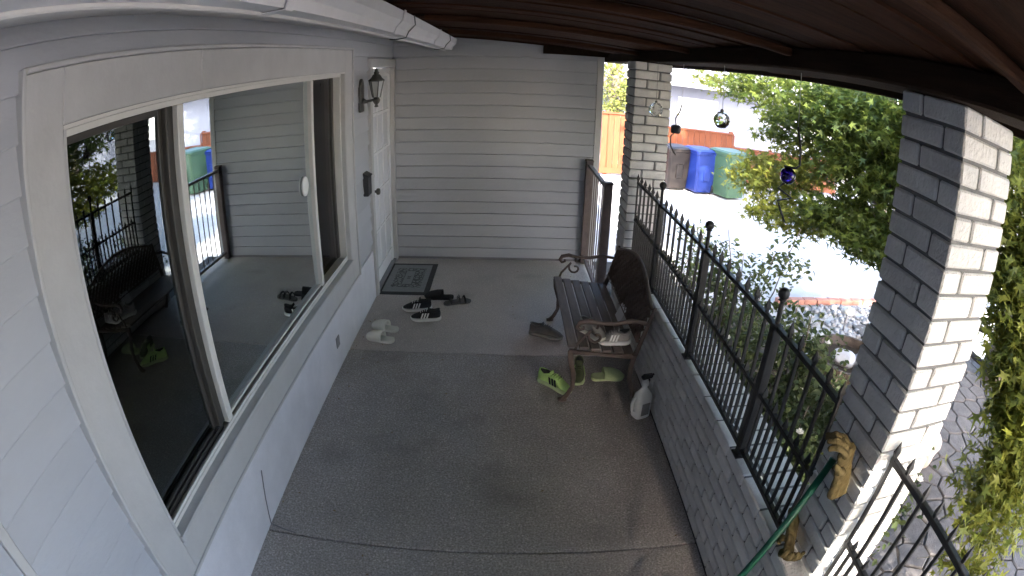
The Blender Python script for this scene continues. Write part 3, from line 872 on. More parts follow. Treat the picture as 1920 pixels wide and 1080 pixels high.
# ------------------------------------------------------------------ shoes
def loft(b, rings, mi=0, cap=True):
    n = len(rings[0])
    vs = [p for r_ in rings for p in r_]
    fs = []
    for i in range(len(rings) - 1):
        for j in range(n):
            fs.append((i * n + j, i * n + (j + 1) % n, (i + 1) * n + (j + 1) % n, (i + 1) * n + j))
    if cap:
        fs.append(tuple(range(n - 1, -1, -1))); fs.append(tuple((len(rings) - 1) * n + j for j in range(n)))
    b.add(vs, fs, mi)
def outline(t):   # half width of a shoe along its length, 0 heel .. 1 toe
    return np.interp(t, [0, .04, .12, .3, .5, .68, .82, .92, .98, 1], [.012, .026, .033, .034, .037, .045, .044, .034, .018, .008])
def bend(t): return 0.010 * math.sin(t * math.pi) - 0.006
def sneaker(name, label, cat, loc, ang, L=0.28, upper='black', sole='white', stripe='white', lining='dark', group=None, tilt=0):
    t = thing(name, label, cat, loc, ang, group)
    if tilt: t.rotation_euler = (tilt, 0, ang)
    b = MB()
    T = np.linspace(0, 1, 15)
    rings = []
    for q in T:
        w = outline(q) * 1.06; x = q * L; c = bend(q)
        lift = 0.016 * max(0, (q - .8) / .2) ** 2 + 0.006 * max(0, (.1 - q) / .1)
        h = np.interp(q, [0, .3, .7, 1], [.036, .034, .027, .024])
        rings.append([(x, c - w, lift), (x, c + w, lift), (x, c + w * 1.04, lift + h * .5), (x, c + w * .95, lift + h), (x, c - w * .95, lift + h), (x, c - w * 1.04, lift + h * .5)])
    loft(b, rings)
    b.build('sole', sole, t, auto=50, subsurf=1)
    b = MB()
    rings = []
    for q in T:
        w = outline(q) * 0.98; x = .006 + q * (L - .012); c = bend(q)
        top_ = np.interp(q, [0, .06, .2, .36, .5, .62, .76, .88, 1], [.095, .105, .092, .088, .103, .088, .066, .054, .034])
        tw = np.interp(q, [0, .1, .35, .5, .7, 1], [.5, .62, .66, .62, .6, .4])
        z0 = .026
        ring = []
        for a in np.linspace(-math.pi / 2, math.pi / 2, 9):
            s_, c_ = math.sin(a), math.cos(a)
            e = .75
            yy_ = math.copysign(abs(s_) ** .7, s_)
            ww = w * (tw + (1 - tw) * (1 - c_ ** 1.0)) if True else w
            ring.append((x, c + yy_ * w * (1 - .25 * (c_ ** 2) * (1 - tw)), z0 + (top_ - z0) * c_ ** e if c_ > 1e-6 else z0))
        rings.append(ring)
    loft(b, rings)
    up = b.build('upper', upper, t, smooth=True, subsurf=1)
    # foot opening and collar
    col = MB(); ops = []
    for a in np.linspace(0, 2 * math.pi, 17)[:-1]:
        ux = .225 + .165 * math.cos(a); uy = math.sin(a)
        zz = np.interp(ux, [.05, .22, .39], [.106, .088, .100])
        ops.append((ux * L, bend(ux) + uy * .0265, zz))
    col.tube(ops + [ops[0]], .0062, 6)
    col.build('collar', upper, t, smooth=True)
    ho = MB(); ho.add([(p[0], p[1], p[2] + .0035) for p in ops], [tuple(range(16))])
    ho.build('lining', lining, t)
    tg = MB().prism([(.36 * L, .086), (.43 * L, .101), (.40 * L, .122), (.37 * L, .120)], -.020, .020, 'y')
    tg.build('tongue', upper, t, bevel=0.004)
    for k in range(4):
        q = .46 + k * .06
        h = np.interp(q, [.36, .5, .62, .76], [.092, .106, .092, .071])
        MB().tube([(q * L, bend(q) - .022, h - .006), (q * L + .002, bend(q), h + .003), (q * L, bend(q) + .022, h - .006)], .0035, 5).build('lace', stripe if upper == 'black' else upper, t, smooth=True)
    if stripe:
        for s in (-1, 1):
            for k in range(3):
                q0 = .40 + k * .085
                pts = []
                for f in np.linspace(0, 1, 4):
                    q = q0 + .06 * f - .01
                    w = outline(q)
                    hz = .038 + (.080 - .038) * (1 - f)
                    yy_ = w * np.interp(1 - f, [0, .5, 1], [1.02, .95, .76])
                    pts.append((q * L, bend(q) + s * yy_, hz))
                st = MB()
                vs = []
                for p in pts:
                    vs += [(p[0] - .0062, p[1] + s * .0025, p[2]), (p[0] + .0062, p[1] + s * .0025, p[2])]
                st.add(vs, [(0, 1, 3, 2), (2, 3, 5, 4), (4, 5, 7, 6)])
                o = st.build('stripe', stripe, t)
                md_ = o.modifiers.new('thick', 'SOLIDIFY'); md_.thickness = .003; md_.offset = 0
    return t
def slipper(name, label, loc, ang, L=0.27, m='offwhite', ins='offwhite', group=None, cat='slipper'):
    t = thing(name, label, cat, loc, ang, group)
    T = np.linspace(0, 1, 15)
    b = MB(); rings = []
    for q in T:
        w = outline(q) * 1.32; x = q * L; c = bend(q)
        h = np.interp(q, [0, .3, .7, 1], [.034, .028, .024, .022])
        rings.append([(x, c - w, 0), (x, c + w, 0), (x, c + w * 1.03, h * .5), (x, c + w, h), (x, c + w * .8, h - .004), (x, c - w * .8, h - .004), (x, c - w, h), (x, c - w * 1.03, h * .5)])
    loft(b, rings)
    b.build('sole', m, t, auto=50, subsurf=1)
    # vamp: an open shell over the toes
    b = MB(); rings = []
    for q in np.linspace(.36, 1, 11):
        w = outline(q) * 1.30; x = q * L + .003; c = bend(q)
        top_ = np.interp(q, [.36, .55, .75, .92, 1], [.090, .084, .066, .045, .028])
        rings.append([(x, c + w * math.sin(a), .016 + (top_ - .016) * max(0, math.cos(a)) ** .7) for a in np.linspace(-math.pi / 2, math.pi / 2, 11)])
    n = 11
    vs = [p for r_ in rings for p in r_]
    fs = [(i * n + j, i * n + j + 1, (i + 1) * n + j + 1, (i + 1) * n + j) for i in range(10) for j in range(n - 1)]
    b.add(vs, fs)
    o = b.build('vamp', m, t, smooth=True)
    md_ = o.modifiers.new('thick', 'SOLIDIFY'); md_.thickness = .007; md_.offset = -1
    return t
PI = math.pi
sneaker('sneaker', 'black sneaker with white stripes and white sole, nearer of its pair', 'sneaker', (0.675, 4.07, 0), PI + .03, .265, group='black striped sneakers')
sneaker('sneaker', 'black sneaker with white stripes, farther of its pair, next to the doormat', 'sneaker', (0.575, 4.265, 0), PI + .10, .265, group='black striped sneakers')
slipper('slipper', 'white closed-toe slipper, nearer of the two by the white wall', (0.345, 3.655, 0), PI - .36, .25, group='white slippers')
slipper('slipper', 'white closed-toe slipper, farther of the two by the white wall', (0.345, 3.835, 0), PI - .42, .25, group='white slippers')
# flat black slide and strappy sandal
sl_ = slipper('slide', 'flat black slide lying at the corner of the doormat', (0.74, 4.50, 0), PI - .1, .27, 'black', cat='slide')
sd_ = thing('sandal', 'dark strappy sandal right of the black sneakers', 'sandal', (0.66, 4.38, 0), .35)
b = MB(); rings = []
for q in np.linspace(0, 1, 13):
    w = outline(q) * 1.05; x = q * .25; c = bend(q)
    rings.append([(x, c - w, 0), (x, c + w, 0), (x, c + w, .02), (x, c - w, .02)])
loft(b, rings); b.build('sole', 'greyshoe', sd_, bevel=.003)
for q, h in ((.25, .06), (.55, .055), (.75, .045)):
    w = outline(q)
    MB().tube([(q * .25, bend(q) + w * 1.03 * math.sin(a), .012 + h * math.cos(a)) for a in np.linspace(-PI / 2, PI / 2, 9)], .010, 6, flat=.35).build('strap', 'black', sd_, smooth=True)
MB().box(.13, .15, -.012, .012, .064, .071).build('buckle', 'lightgrey', sd_, bevel=.002)
sneaker('sneaker', 'neon green sneaker with dark stripes on the open floor by the bench', 'sneaker', (1.425, 3.19, 0), -.72, .285, 'neon', 'paleneon', 'black', group='neon sneakers')
sneaker('sneaker', 'dark olive and neon sneaker half under the bench, toe to the camera', 'sneaker', (1.725, 3.36, 0), -PI / 2 - .15, .27, 'olive', 'paleneon', 'neon', group='neon sneakers')
slipper('slipper', 'pale lime slipper in the shade under the bench', (1.79, 3.20, 0), .10, .24, 'paleneon')
sneaker('sneaker', 'dark grey sneaker with pale sole beside the bench front leg', 'sneaker', (1.385, 3.87, 0), -.32, .285, 'greyshoe', 'lightgrey', None)
sneaker('sneaker', 'light grey sneaker on the bench seat, nearest the backrest', 'sneaker', (2.00, 3.05, 0.361), PI - .1, .23, 'lightgrey', 'white', 'white', group='shoes left on the bench seat')
sneaker('sneaker', 'pale grey sneaker on the bench seat at its front edge', 'sneaker', (1.68, 3.20, 0.390), -.9, .23, 'lightgrey', 'offwhite', None, group='shoes left on the bench seat')
pp = MB()
vs = [(-.04, -.075, 0), (.035, -.08, .0), (.04, .075, .0), (-.035, .08, .0)]
pp = MB().add([(0, -.07, 0), (0, .07, 0), (.045, .07, .10), (.05, -.065, .11)], [(0, 1, 2, 3)]).build('paper', 'paper', loc=(1.975, 3.42, 0.362))
md_ = pp.modifiers.new('thick', 'SOLIDIFY'); md_.thickness = .002
tag(pp, 'white paper sheet propped against the bench back', 'paper')

# ------------------------------------------------------------------ white jug with spray head
jg = thing('spray_jug', 'white plastic jug with a spray head on the floor by the low brick wall', 'jug', (2.055, 2.765, 0), .4)
b = MB()
prof = [(.050, .0, .80), (.056, .008, .85), (.056, .14, .85), (.052, .165, .85), (.034, .195, .9), (.020, .215, 1), (.018, .235, 1)]
rings = []
for r_, z, sq in prof:
    ring = []
    for j in range(20):
        a = 2 * PI * j / 20
        ca, sa = math.cos(a), math.sin(a)
        ex = .55 if z < .18 else 1
        ring.append((r_ * math.copysign(abs(ca) ** ex, ca), r_ * .78 * math.copysign(abs(sa) ** ex, sa), z))
    rings.append(ring)
loft(b, rings); b.build('body', 'white', jg, auto=50)
MB().tube([(-.05, 0, .155), (-.072, 0, .15), (-.08, 0, .11), (-.072, 0, .06), (-.052, 0, .05)], .009, 8).build('handle', 'white', jg, smooth=True)
MB().lathe([(.023, .236), (.023, .258), (.014, .266), (.012, .28)], n=14).build('cap', 'white', jg, auto=40)
MB().prism([(-.03, .279), (.04, .279), (.046, .29), (.046, .305), (-.018, .312), (-.036, .30)], -.012, .012, 'y').tube([(.044, 0, .297), (.058, 0, .297)], .008, 8).build('spray_head', 'box', jg, bevel=.003)
MB().tube([(.018, 0, .279), (.03, 0, .262), (.026, 0, .242)], .005, 6).build('trigger', 'box', jg, smooth=True)
MB().prism([(-.03, .03), (.03, .03), (.03, .12), (-.03, .12)], -.0465, -.0452, 'y').build('label_sticker', 'lightgrey', jg)

# ------------------------------------------------------------------ gloves on a green pole
pl = thing('green_pole', 'green pole leaning on the near brick pillar', 'pole', (1.80, 0.93, 0))
top_p, mid_p = Vector((2.203, 1.060, 1.03)), Vector((2.02, 1.025, .53))
bot_p = mid_p + (mid_p - top_p) * (.53 / .5)
MB().tube([top_p - Vector(pl.location), mid_p - Vector(pl.location), Vector((bot_p.x, bot_p.y, .012)) - Vector(pl.location)], .0138, 12).build('shaft', 'pole', pl, smooth=True)
MB().lathe([(.019, 0), (.021, .01), (.021, .04), (.0185, .05)], (bot_p.x - 1.80, bot_p.y - .93, 0.0), 12).build('foot_cap', 'rubber', pl, smooth=True)
def glove(name, label, loc, rot, spread=1.0):
    t = bpy.data.objects.new(name, None)
    b = MB()
    cap = lambda p0, p1, r0, r1: b.tube([p0, Vector(p0).lerp(Vector(p1), .5), p1], [r0, (r0 + r1) / 2 * 1.04, r1], 10) or b.sphere(p1, r1 * 1.02, 10, 6)
    # cuff widens towards its open end; palm; four bent fingers and a thumb
    b.tube([(0, 0, -.13), (0, 0, -.09), (0, 0, -.04), (0, 0, 0)], [.060, .054, .043, .044], 14, flat=.55)
    b.tube([(0, 0, -.01), (.002, 0, .03), (.002, 0, .075), (.0, .002, .095)], [.042, .047, .047, .036], 14, flat=.42)
    for i, (x, l, bd) in enumerate(((-.034, .062, .030), (-.012, .075, .036), (.011, .070, .040), (.032, .055, .040))):
        p0 = Vector((x, 0, .078)); p1 = Vector((x * 1.1, .012, .078 + l * .5)); p2 = Vector((x * 1.15, .012 + bd, .078 + l * .85)); p3 = Vector((x * 1.1, .02 + bd * 1.6, .078 + l * .75))
        b.tube([p0, p1, p2, p3], [.0135, .0128, .012, .0095], 9); b.sphere(p3, .0098, 8, 6)
    p0 = Vector((-.038, .005, .015)); p1 = Vector((-.064, .018, .04)); p2 = Vector((-.068, .035, .072))
    b.tube([p0, p1, p2], [.017, .0145, .011], 9); b.sphere(p2, .0112, 8, 6)
    o = b.build(name, 'leather', None, smooth=True)
    rm = o.modifiers.new('rm', 'REMESH'); rm.mode = 'VOXEL'; rm.voxel_size = .0045; rm.use_smooth_shade = True
    tx = bpy.data.textures.new('wrinkle', 'CLOUDS'); tx.noise_scale = .028
    dsp = o.modifiers.new('d', 'DISPLACE'); dsp.texture = tx; dsp.strength = .012; dsp.mid_level = .5
    sm = o.modifiers.new('s', 'SMOOTH'); sm.iterations = 2; sm.factor = .4
    o.location = loc; o.rotation_euler = rot; o.scale = (.86, .86, .86)
    bpy.data.objects.remove(t)
    return tag(o, label, 'glove', 'tan leather work gloves')
glove('work_glove', 'tan leather work glove stuck on top of the green pole', (2.180, 0.970, 1.072), (R(-14), R(-8), R(60)))
glove('work_glove', 'tan leather work glove lying on the brick ledge below the green pole', (2.180, 1.055, .668), (R(100), R(10), R(-25)))

# ------------------------------------------------------------------ hanging ornaments
def string(t, z0, z1, y=0, x=0, r=.0016):
    MB().tube([(x, y, z0), (x + .002, y, (z0 + z1) / 2), (x, y, z1)], r, 5).build('string', 'plate', t)
def glass_ball(label, loc, r, m='crystal'):
    t = thing('hanging_ornament', label, 'ornament', loc, group='glass ornaments hanging from the porch beam')
    bm = bmesh.new(); bmesh.ops.create_icosphere(bm, subdivisions=2, radius=r)
    me = bpy.data.meshes.new('ball'); bm.to_mesh(me); bm.free(); me.materials.append(MT[m])
    obj('glass_ball', me, t)
    MB().lathe([(.010, r - .003), (.010, r + .008), (.004, r + .012)], n=10).build('cap', 'pewter', t)
    string(t, r + .01, 2.1515 - loc[2])
    return t
glass_ball('clear faceted glass ball hanging in front of the far pillar', (2.20, 3.74, 1.81), .052)
glass_ball('clear faceted glass ball hanging against the pale neighbouring house', (2.25, 2.63, 1.862), .046)
def curly(label, loc, box):
    t = thing('hanging_ornament', label, 'ornament', loc, R(65), group='wire ornaments hanging from the porch beam')
    if box:
        MB().box(-.028, .028, -.03, .03, -.028, .028).build('block', 'box', t, bevel=.008)
        up_ = [(0, 0, .028), (.0, .006, .07), (0, -.02, .12), (0, -.028, .165)]
    else:
        MB().sphere((0, 0, 0), .034, 16, 12).build('glass_ball', 'purple', t, smooth=True)
        up_ = [(0, .02, .034), (0, -.03, .035), (0, -.045, .05), (0, -.04, .12), (0, -.022, .20)]
    MB().tube(up_, .005, 6).build('wire', 'iron', t, smooth=True)
    sg = -1 if box else 1
    MB().tube([(0, .01, -.03), (0, .035, -.055), (0, sg * -.028, -.085), (0, .03, -.105), (0, .012, -.14), (0, -.012, -.185 if not box else -.17)], .005, 6).build('wire', 'iron', t, smooth=True)
    string(t, up_[-1][2] - .004, 2.1515 - loc[2], up_[-1][1])
curly('curly black wire with a dark block hanging beside the far pillar', (2.25, 3.40, 1.715), True)
curly('curly black wire holding a purple glass ball in front of the maple', (2.25, 1.87, 1.735), False)

# ------------------------------------------------------------------ bins
def bin_(label, loc, rz, m, h=1.02, w=.58, d=.66):
    t = thing('wheeled_bin', label, 'wheeled bin', loc, rz, group='wheeled bins on the driveway')
    w2, d2, wt, dt = w * .40, d * .40, w * .5, d * .5
    def ring(fx, z, e=.04):
        a, b = fx
        return [(-a + e, -b, z), (a - e, -b, z), (a, -b + e, z), (a, b - e, z), (a - e, b, z), (-a + e, b, z), (-a, b - e, z), (-a, -b + e, z)]
    b_ = MB()
    loft(b_, [ring((w2, d2), .05), ring((w2 * 1.03, d2 * 1.03), .09), ring((wt * .97, dt * .97), h - .12), ring((wt * .97, dt * .97), h - .11), ring((wt * 1.05, dt * 1.05), h - .105), ring((wt * 1.05, dt * 1.05), h - .06)])
    b_.build('body', m, t, bevel=.006)
    MB().box(-w2 * .35, w2 * .35, -dt * .96, -d2 * .9, h * .3, h * .62).build('front_panel', m, t, bevel=.01)
    l_ = MB(); loft(l_, [ring((wt * 1.08, dt * 1.08), h - .06, .05), ring((wt * 1.08, dt * 1.08), h - .035, .05), ring((wt * .9, dt * .85), h, .08)])
    l_.build('lid', m, t, bevel=.01)
    MB().tube([(-wt * .7, dt * 1.0, h - .08), (-wt * .7, dt * 1.25, h - .07), (wt * .7, dt * 1.25, h - .07), (wt * .7, dt * 1.0, h - .08)], .014, 8).build('handle', m, t, smooth=True)
    for s in (-1, 1):
        wh = MB().lathe([(.02, -.025), (.115, -.025), (.125, -.015), (.125, .015), (.115, .025), (.02, .025)], n=18).build('wheel', 'rubber', t, loc=(s * w2 * 1.12, d2 * .95, .125))
        wh.rotation_euler = (0, R(90), 0)
    return t
bin_('blue wheeled bin with a raised front panel', (5.42, 11.35, GZ), .25, 'blue', 1.0)
bin_('pale green wheeled bin right of the blue one', (6.02, 11.05, GZ), .35, 'green', 1.06, .66, .72)
bin_('dark brown wheeled bin half hidden by the far pillar', (4.86, 11.55, GZ), .2, 'brown', .98)

# ------------------------------------------------------------------ cedar fence panels beyond the driveway
def cedar(label, xa, xb, y, top):
    t = thing('wooden_fence', label, 'wooden fence', (xa, y, GZ), group='orange cedar fence panels beyond the driveway')
    h = top - GZ
    w = .145
    n = max(2, round((xb - xa) / w))
    w = (xb - xa) / n
    me = piece(w - .006, .018, h - .09, .003, 'cedar')
    for k in range(n):
        obj('board', me, t, (w * (k + .5), jit() * 6, (h - .09) / 2 + .04 + jit() * 4))
    for z in (.18, h - .2):
        MB().box(0, xb - xa, .011, .05, z, z + .085).build('rail', 'cedar', t)
    x = 0.0
    while x <= xb - xa + .01:
        MB().box(x - .045, x + .045, .052, .14, 0, h + .02).build('post', 'cedar', t)
        MB().box(x + .02, x + .06, -.030, -.010, .04, h - .05).build('batten', 'cedar', t)
        x += (xb - xa) / max(1, round((xb - xa) / 1.2))
    MB().box(-.03, xb - xa + .03, -.055, .10, h - .05, h - .015).build('cap_board', 'cedar', t, bevel=.004)
    MB().box(0, xb - xa, -.034, -.0305, .05, .19).build('kick_board', 'cedar', t)
cedar('tall orange cedar fence panel seen left of the far pillar', 2.2, 4.85, 12.6, 1.12)
cedar('orange cedar fence panel behind the wheeled bins', 4.95, 6.72, 12.65, .89)
cedar('lower orange cedar fence panel right of the bins', 6.82, 10.2, 12.7, .55)

# ------------------------------------------------------------------ neighbouring house
nb = thing('neighbour_house', 'pale blue-white neighbouring house behind the orange fence', 'house', (3.0, 17.0, GZ))
MB().box(0, 16, 0, 7, 0, 2.35).build('wall', 'stucco', nb)
MB().prism([(-0.7, 2.30), (3.5, 3.55), (7.7, 2.30), (7.7, 2.42), (3.5, 3.68), (-0.7, 2.42)], -.6, 16.6, 'x').build('roof', 'shingle', nb)
MB().box(-.6, 16.6, -.73, -.70, 2.26, 2.44).build('fascia', 'trim', nb)
for x in (3.6, 8.5):
    o = MB().box(x, x + 1.4, -.03, 0.0, .9, 1.9).build('window', 'trim', nb)
    MB().box(x + .07, x + 1.33, -.04, -.031, .97, 1.83).build('pane', 'doorlite', o)

# ------------------------------------------------------------------ vegetation
def leaf_tpl(kind):
    if kind == 'maple':
        P = [(0, -.05)]
        lob = [(-100, .45), (-55, .75), (0, 1.0), (55, .75), (100, .45)]
        out = []
        for i_, (a, l) in enumerate(lob):
            if i_: 
                m_ = (lob[i_ - 1][0] + a) / 2
                out.append((.24 * math.sin(R(m_)), .24 * math.cos(R(m_)) + .05))
            out.append((l * math.sin(R(a)), l * math.cos(R(a))))
        pts = P + out
        V = np.array([(x, y, .12 * (abs(x)) - .10 * y * y) for x, y in pts])
        F = [(0, i_, i_ + 1) for i_ in range(1, len(pts) - 1)]
        return V, F
    V = np.array([(0, 0, 0), (-.30, .35, .08), (-.24, .72, .06), (0, 1, -.06), (.24, .72, .06), (.30, .35, .08)])
    return V, [(0, 5, 4), (0, 4, 3), (0, 3, 2), (0, 2, 1)]
def foliage(name, m, blobs, kind, size, parent, loc, flat=.6, droop=.4, seed=1, clump=0.0):
    rg = np.random.default_rng(seed)
    V, F = leaf_tpl(kind)
    F = np.array(F)
    pos = []
    for (c, r_, n) in blobs:
        k = max(1, int(n / 9))
        d = rg.normal(size=(k, 3)); d /= np.linalg.norm(d, axis=1)[:, None]
        rad = rg.uniform(0.15, 1, k) ** .5
        cc = np.array(c) + d * rad[:, None] * np.array(r_)
        sp = clump if clump else .16 * min(r_)
        p = np.repeat(cc, 9, 0) + rg.normal(size=(k * 9, 3)) * np.array([sp, sp, sp * .36])
        pos.append(p)
    pos = np.concatenate(pos)
    n = len(pos)
    az = rg.uniform(0, 2 * PI, n)
    ti = rg.normal(droop, .45, n); ro = rg.normal(0, .5, n)
    sz = size * rg.uniform(.6, 1.2, n)
    ca, sa, ct, st, cr_, sr = np.cos(az), np.sin(az), np.cos(-ti), np.sin(-ti), np.cos(ro), np.sin(ro)
    X = V[None, :, 0] * sz[:, None]; Y = V[None, :, 1] * sz[:, None]; Z = V[None, :, 2] * sz[:, None]
    x1 = X * cr_[:, None] + Z * sr[:, None]; z1 = -X * sr[:, None] + Z * cr_[:, None]
    y2 = Y * ct[:, None] - z1 * st[:, None]; z2 = Y * st[:, None] + z1 * ct[:, None]
    x3 = x1 * ca[:, None] - y2 * sa[:, None]; y3 = x1 * sa[:, None] + y2 * ca[:, None]
    W = np.stack([x3, y3, z2], -1) + pos[:, None, :] - np.array(loc)
    nv = V.shape[0]
    faces = (F[None] + (np.arange(n) * nv)[:, None, None]).reshape(-1, 3)
    me = bpy.data.meshes.new(name)
    me.vertices.add(n * nv); me.vertices.foreach_set('co', W.reshape(-1))
    nf = len(faces)
    me.loops.add(nf * 3); me.loops.foreach_set('vertex_index', faces.reshape(-1).astype(np.int32))
    me.polygons.add(nf); me.polygons.foreach_set('loop_start', np.arange(0, nf * 3, 3, dtype=np.int32)); me.polygons.foreach_set('loop_total', np.full(nf, 3, dtype=np.int32))
    me.materials.append(MT[m]); me.update(); me.validate()
    return obj(name, me, parent)
def limb(b, p0, p1, r0, r1, sag=.12, n=6):
    p0, p1 = Vector(p0), Vector(p1)
    pts = []
    for i_ in range(n + 1):
        f = i_ / n
        p = p0.lerp(p1, f) + Vector((random.uniform(-.03, .03), random.uniform(-.03, .03), sag * math.sin(f * PI))) * (1 if 0 < i_ < n else 0)
        pts.append(p)
    b.tube(pts, [r0 + (r1 - r0) * i_ / n for i_ in range(n + 1)], 7)

ml = (4.35, 2.55, GZ)
maple = thing('maple_tree', 'spreading green maple tree outside the porch, behind the near pillar', 'tree', ml)
mb1 = [((4.10, 5.75, 2.15), (.55, .6, .35), 1209), ((4.22, 5.1, 1.75), (.5, .55, .3), 1382), ((4.30, 4.5, 2.05), (.6, .55, .4), 2246),
       ((4.30, 3.85, 1.55), (.45, .45, .25), 1728), ((4.25, 4.0, 1.95), (.55, .5, .35), 2246), ((4.45, 3.5, 2.05), (.55, .5, .4), 2246),
       ((4.15, 3.95, 1.12), (.45, .4, .16), 1555), ((4.25, 3.5, 1.05), (.4, .35, .2), 1555), ((4.6, 3.4, 1.5), (.5, .4, .35), 1382),
       ((4.3, 1.6, 2.6), (.8, .9, .5), 2246), ((4.6, 2.9, 2.8), (1.0, 1.0, .5), 2592), ((3.6, -.1, 2.95), (.55, .75, .42), 2592), ((4.4, .4, 3.1), (.8, .8, .5), 2246)]
foliage('crown', 'maple', mb1, 'maple', .088, maple, ml, seed=3, clump=.085)
mb2 = [((3.95, 1.75, 1.9), (.35, .5, .4), 2700), ((3.95, 1.45, 1.42), (.3, .4, .35), 2700), ((3.82, 1.15, 1.08), (.25, .3, .28), 2100), ((3.72, .95, .80), (.22, .25, .24), 1260),
       ((4.02, 5.2, 1.15), (.5, .55, .25), 1360), ((3.95, 4.6, .92), (.5, .5, .16), 1105), ((4.15, 4.6, 1.45), (.4, .45, .25), 850),
       ((3.55, .85, .55), (.22, .3, .22), 442), ((3.45, .55, .25), (.25, .35, .2), 374), ((3.9, 1.0, .5), (.25, .3, .3), 510), ((4.0, 6.6, 2.2), (.5, .6, .3), 850)]
foliage('crown', 'maple2', mb2, 'maple', .084, maple, ml, seed=4, clump=.085)
lb = MB()
limb(lb, (0, 0, 0), (.05, .1, 1.25), .10, .075, 0)
lb.build('trunk', 'bark', maple, smooth=True)
for (c, _, n_) in mb1 + mb2:
    if n_ < 1000: continue
    lb = MB()
    e = Vector(c) - Vector(ml)
    limb(lb, (.05, .1, random.uniform(.9, 1.25)), e, .035, .007, .15, 7)
    lb.build('branch', 'bark', maple, smooth=True)
lb = MB()
q = lambda x, y, z: (x - ml[0], y - ml[1], z - ml[2])
lb.tube([q(4.05, 1.25, .95), q(3.85, 1.0, .55), q(3.62, .92, .38), q(3.45, .85, .22), q(3.3, .75, .1)], [.012, .01, .008, .006, .003], 6)
lb.tube([q(3.62, .92, .38), q(3.6, .75, .36), q(3.5, .6, .3)], [.006, .004, .002], 5)
lb.tube([q(3.45, .85, .22), q(3.42, .98, .16), q(3.32, 1.05, .12)], [.005, .004, .002], 5)
lb.build('dry_twig', 'twig', maple, smooth=True)

def shrub(label, c, h, spread, n, seed, flowers=0, m='rose'):
    t = thing('flowering_shrub', label, 'shrub', (c[0], c[1], GZ), group='leafy shrubs behind the iron fence')
    rr = random.Random(seed)
    blobs = []
    tips = []
    for k in range(9):
        a = rr.uniform(0, 2 * PI); rad = rr.uniform(.1, 1) * spread
        e = (rad * math.cos(a) * .7, rad * math.sin(a), h * rr.uniform(.55, 1.05))
        st = MB(); limb(st, (rr.uniform(-.05, .05), rr.uniform(-.05, .05), 0), e, .009, .003, .06, 5)
        st.build('stem', 'bark', t, smooth=True)
        tips.append(e)
        blobs.append(((c[0] + e[0] * .9, c[1] + e[1] * .9, GZ + e[2] * .85), (.16, .2, .2), n // 12))
        blobs.append(((c[0] + e[0] * .6, c[1] + e[1] * .6, GZ + e[2] * .5), (.16, .2, .25), n // 18))
    foliage('foliage', m, blobs, 'oval', .05, t, (c[0], c[1], GZ), seed=seed, clump=.06, droop=.3)
    for k in range(flowers):
        e = tips[k % len(tips)]
        p = (e[0] + rr.uniform(-.12, .12), e[1] + rr.uniform(-.12, .12), e[2] + rr.uniform(-.15, .05))
        fl = MB()
        for ring_, cnt in ((.026, 6), (.015, 5)):
            for j in range(cnt):
                a = 2 * PI * j / cnt + ring_ * 40
                ux, uy = math.cos(a), math.sin(a)
                z = .004 if ring_ > .02 else .012
                fl.add([(p[0], p[1], p[2]), (p[0] + ux * ring_ * .6 - uy * ring_ * .45, p[1] + uy * ring_ * .6 + ux * ring_ * .45, p[2] + z), (p[0] + ux * ring_, p[1] + uy * ring_, p[2] + z * 1.6),
                        (p[0] + ux * ring_ * .6 + uy * ring_ * .45, p[1] + uy * ring_ * .6 - ux * ring_ * .45, p[2] + z)], [(0, 1, 2, 3)])
        fl.build('flower', 'petal', t)
shrub('leafy rose shrub with pale blooms, nearest the near pillar', (2.95, 1.62, 0), 1.25, .42, 4200, 21, 14)
shrub('leafy shrub behind the middle of the iron fence', (2.98, 2.55, 0), 1.3, .45, 3000, 22, 4)
shrub('thin airy shrub behind the far part of the iron fence', (3.05, 3.65, 0), 1.5, .5, 1900, 23, 0)
shrub('low leafy shrub at the near end of the iron fence', (2.72, 1.38, 0), .85, .3, 1500, 25, 3)
shrub('low leafy shrub behind the near ball-topped fence post', (2.78, 2.08, 0), .9, .34, 1700, 26, 3)
shrub('low leafy shrub behind the middle ball-topped fence post', (2.74, 3.05, 0), .95, .36, 1500, 27, 2)
shrub('low shrub just beyond the far pillar', (2.95, 4.75, 0), 1.1, .45, 700, 24, 0)

def tree(label, loc, h, r_, n, seed, m='tree', sz=.16, nb=12):
    t = thing('tree', label, 'tree', loc, group='trees beyond the neighbouring house')
    rr = random.Random(seed)
    lb = MB(); limb(lb, (0, 0, 0), (0, 0, h * .6), .22, .12, 0); lb.build('trunk', 'bark', t, smooth=True)
    blobs = []
    for k in range(nb):
        a = rr.uniform(0, 2 * PI); q_ = rr.uniform(.1, 1) * r_
        blobs.append(((loc[0] + q_ * math.cos(a), loc[1] + q_ * math.sin(a), loc[2] + h * rr.uniform(.35, .95)), (r_ * .42, r_ * .42, h * .14), n // nb))
        lb = MB(); limb(lb, (0, 0, h * .35), Vector(blobs[-1][0]) - Vector(loc), .07, .02, .2); lb.build('branch', 'bark', t, smooth=True)
    foliage('crown', m, blobs, 'oval', sz, t, loc, seed=seed, clump=.3)
tree('sunlit yellow-green tree behind the orange fence, left of the far pillar', (4.15, 15.0, GZ), 4.0, 1.1, 4200, 31, 'tree', .10, 16)
tree('yellow-green tree above the pale roof, next to the far pillar', (8.6, 27.0, GZ), 8.0, 2.6, 2600, 32)
tree('broad tree above the pale roof behind the bins', (13.0, 28.5, GZ), 7.6, 3.0, 2600, 33)
tree('large tree at right behind the maple', (19.5, 26.0, GZ), 8.0, 3.6, 2600, 34)
tree('dense tree seen through the maple crown', (14.5, 14.5, GZ), 5.5, 2.4, 2200, 35, 'maple2', .12)
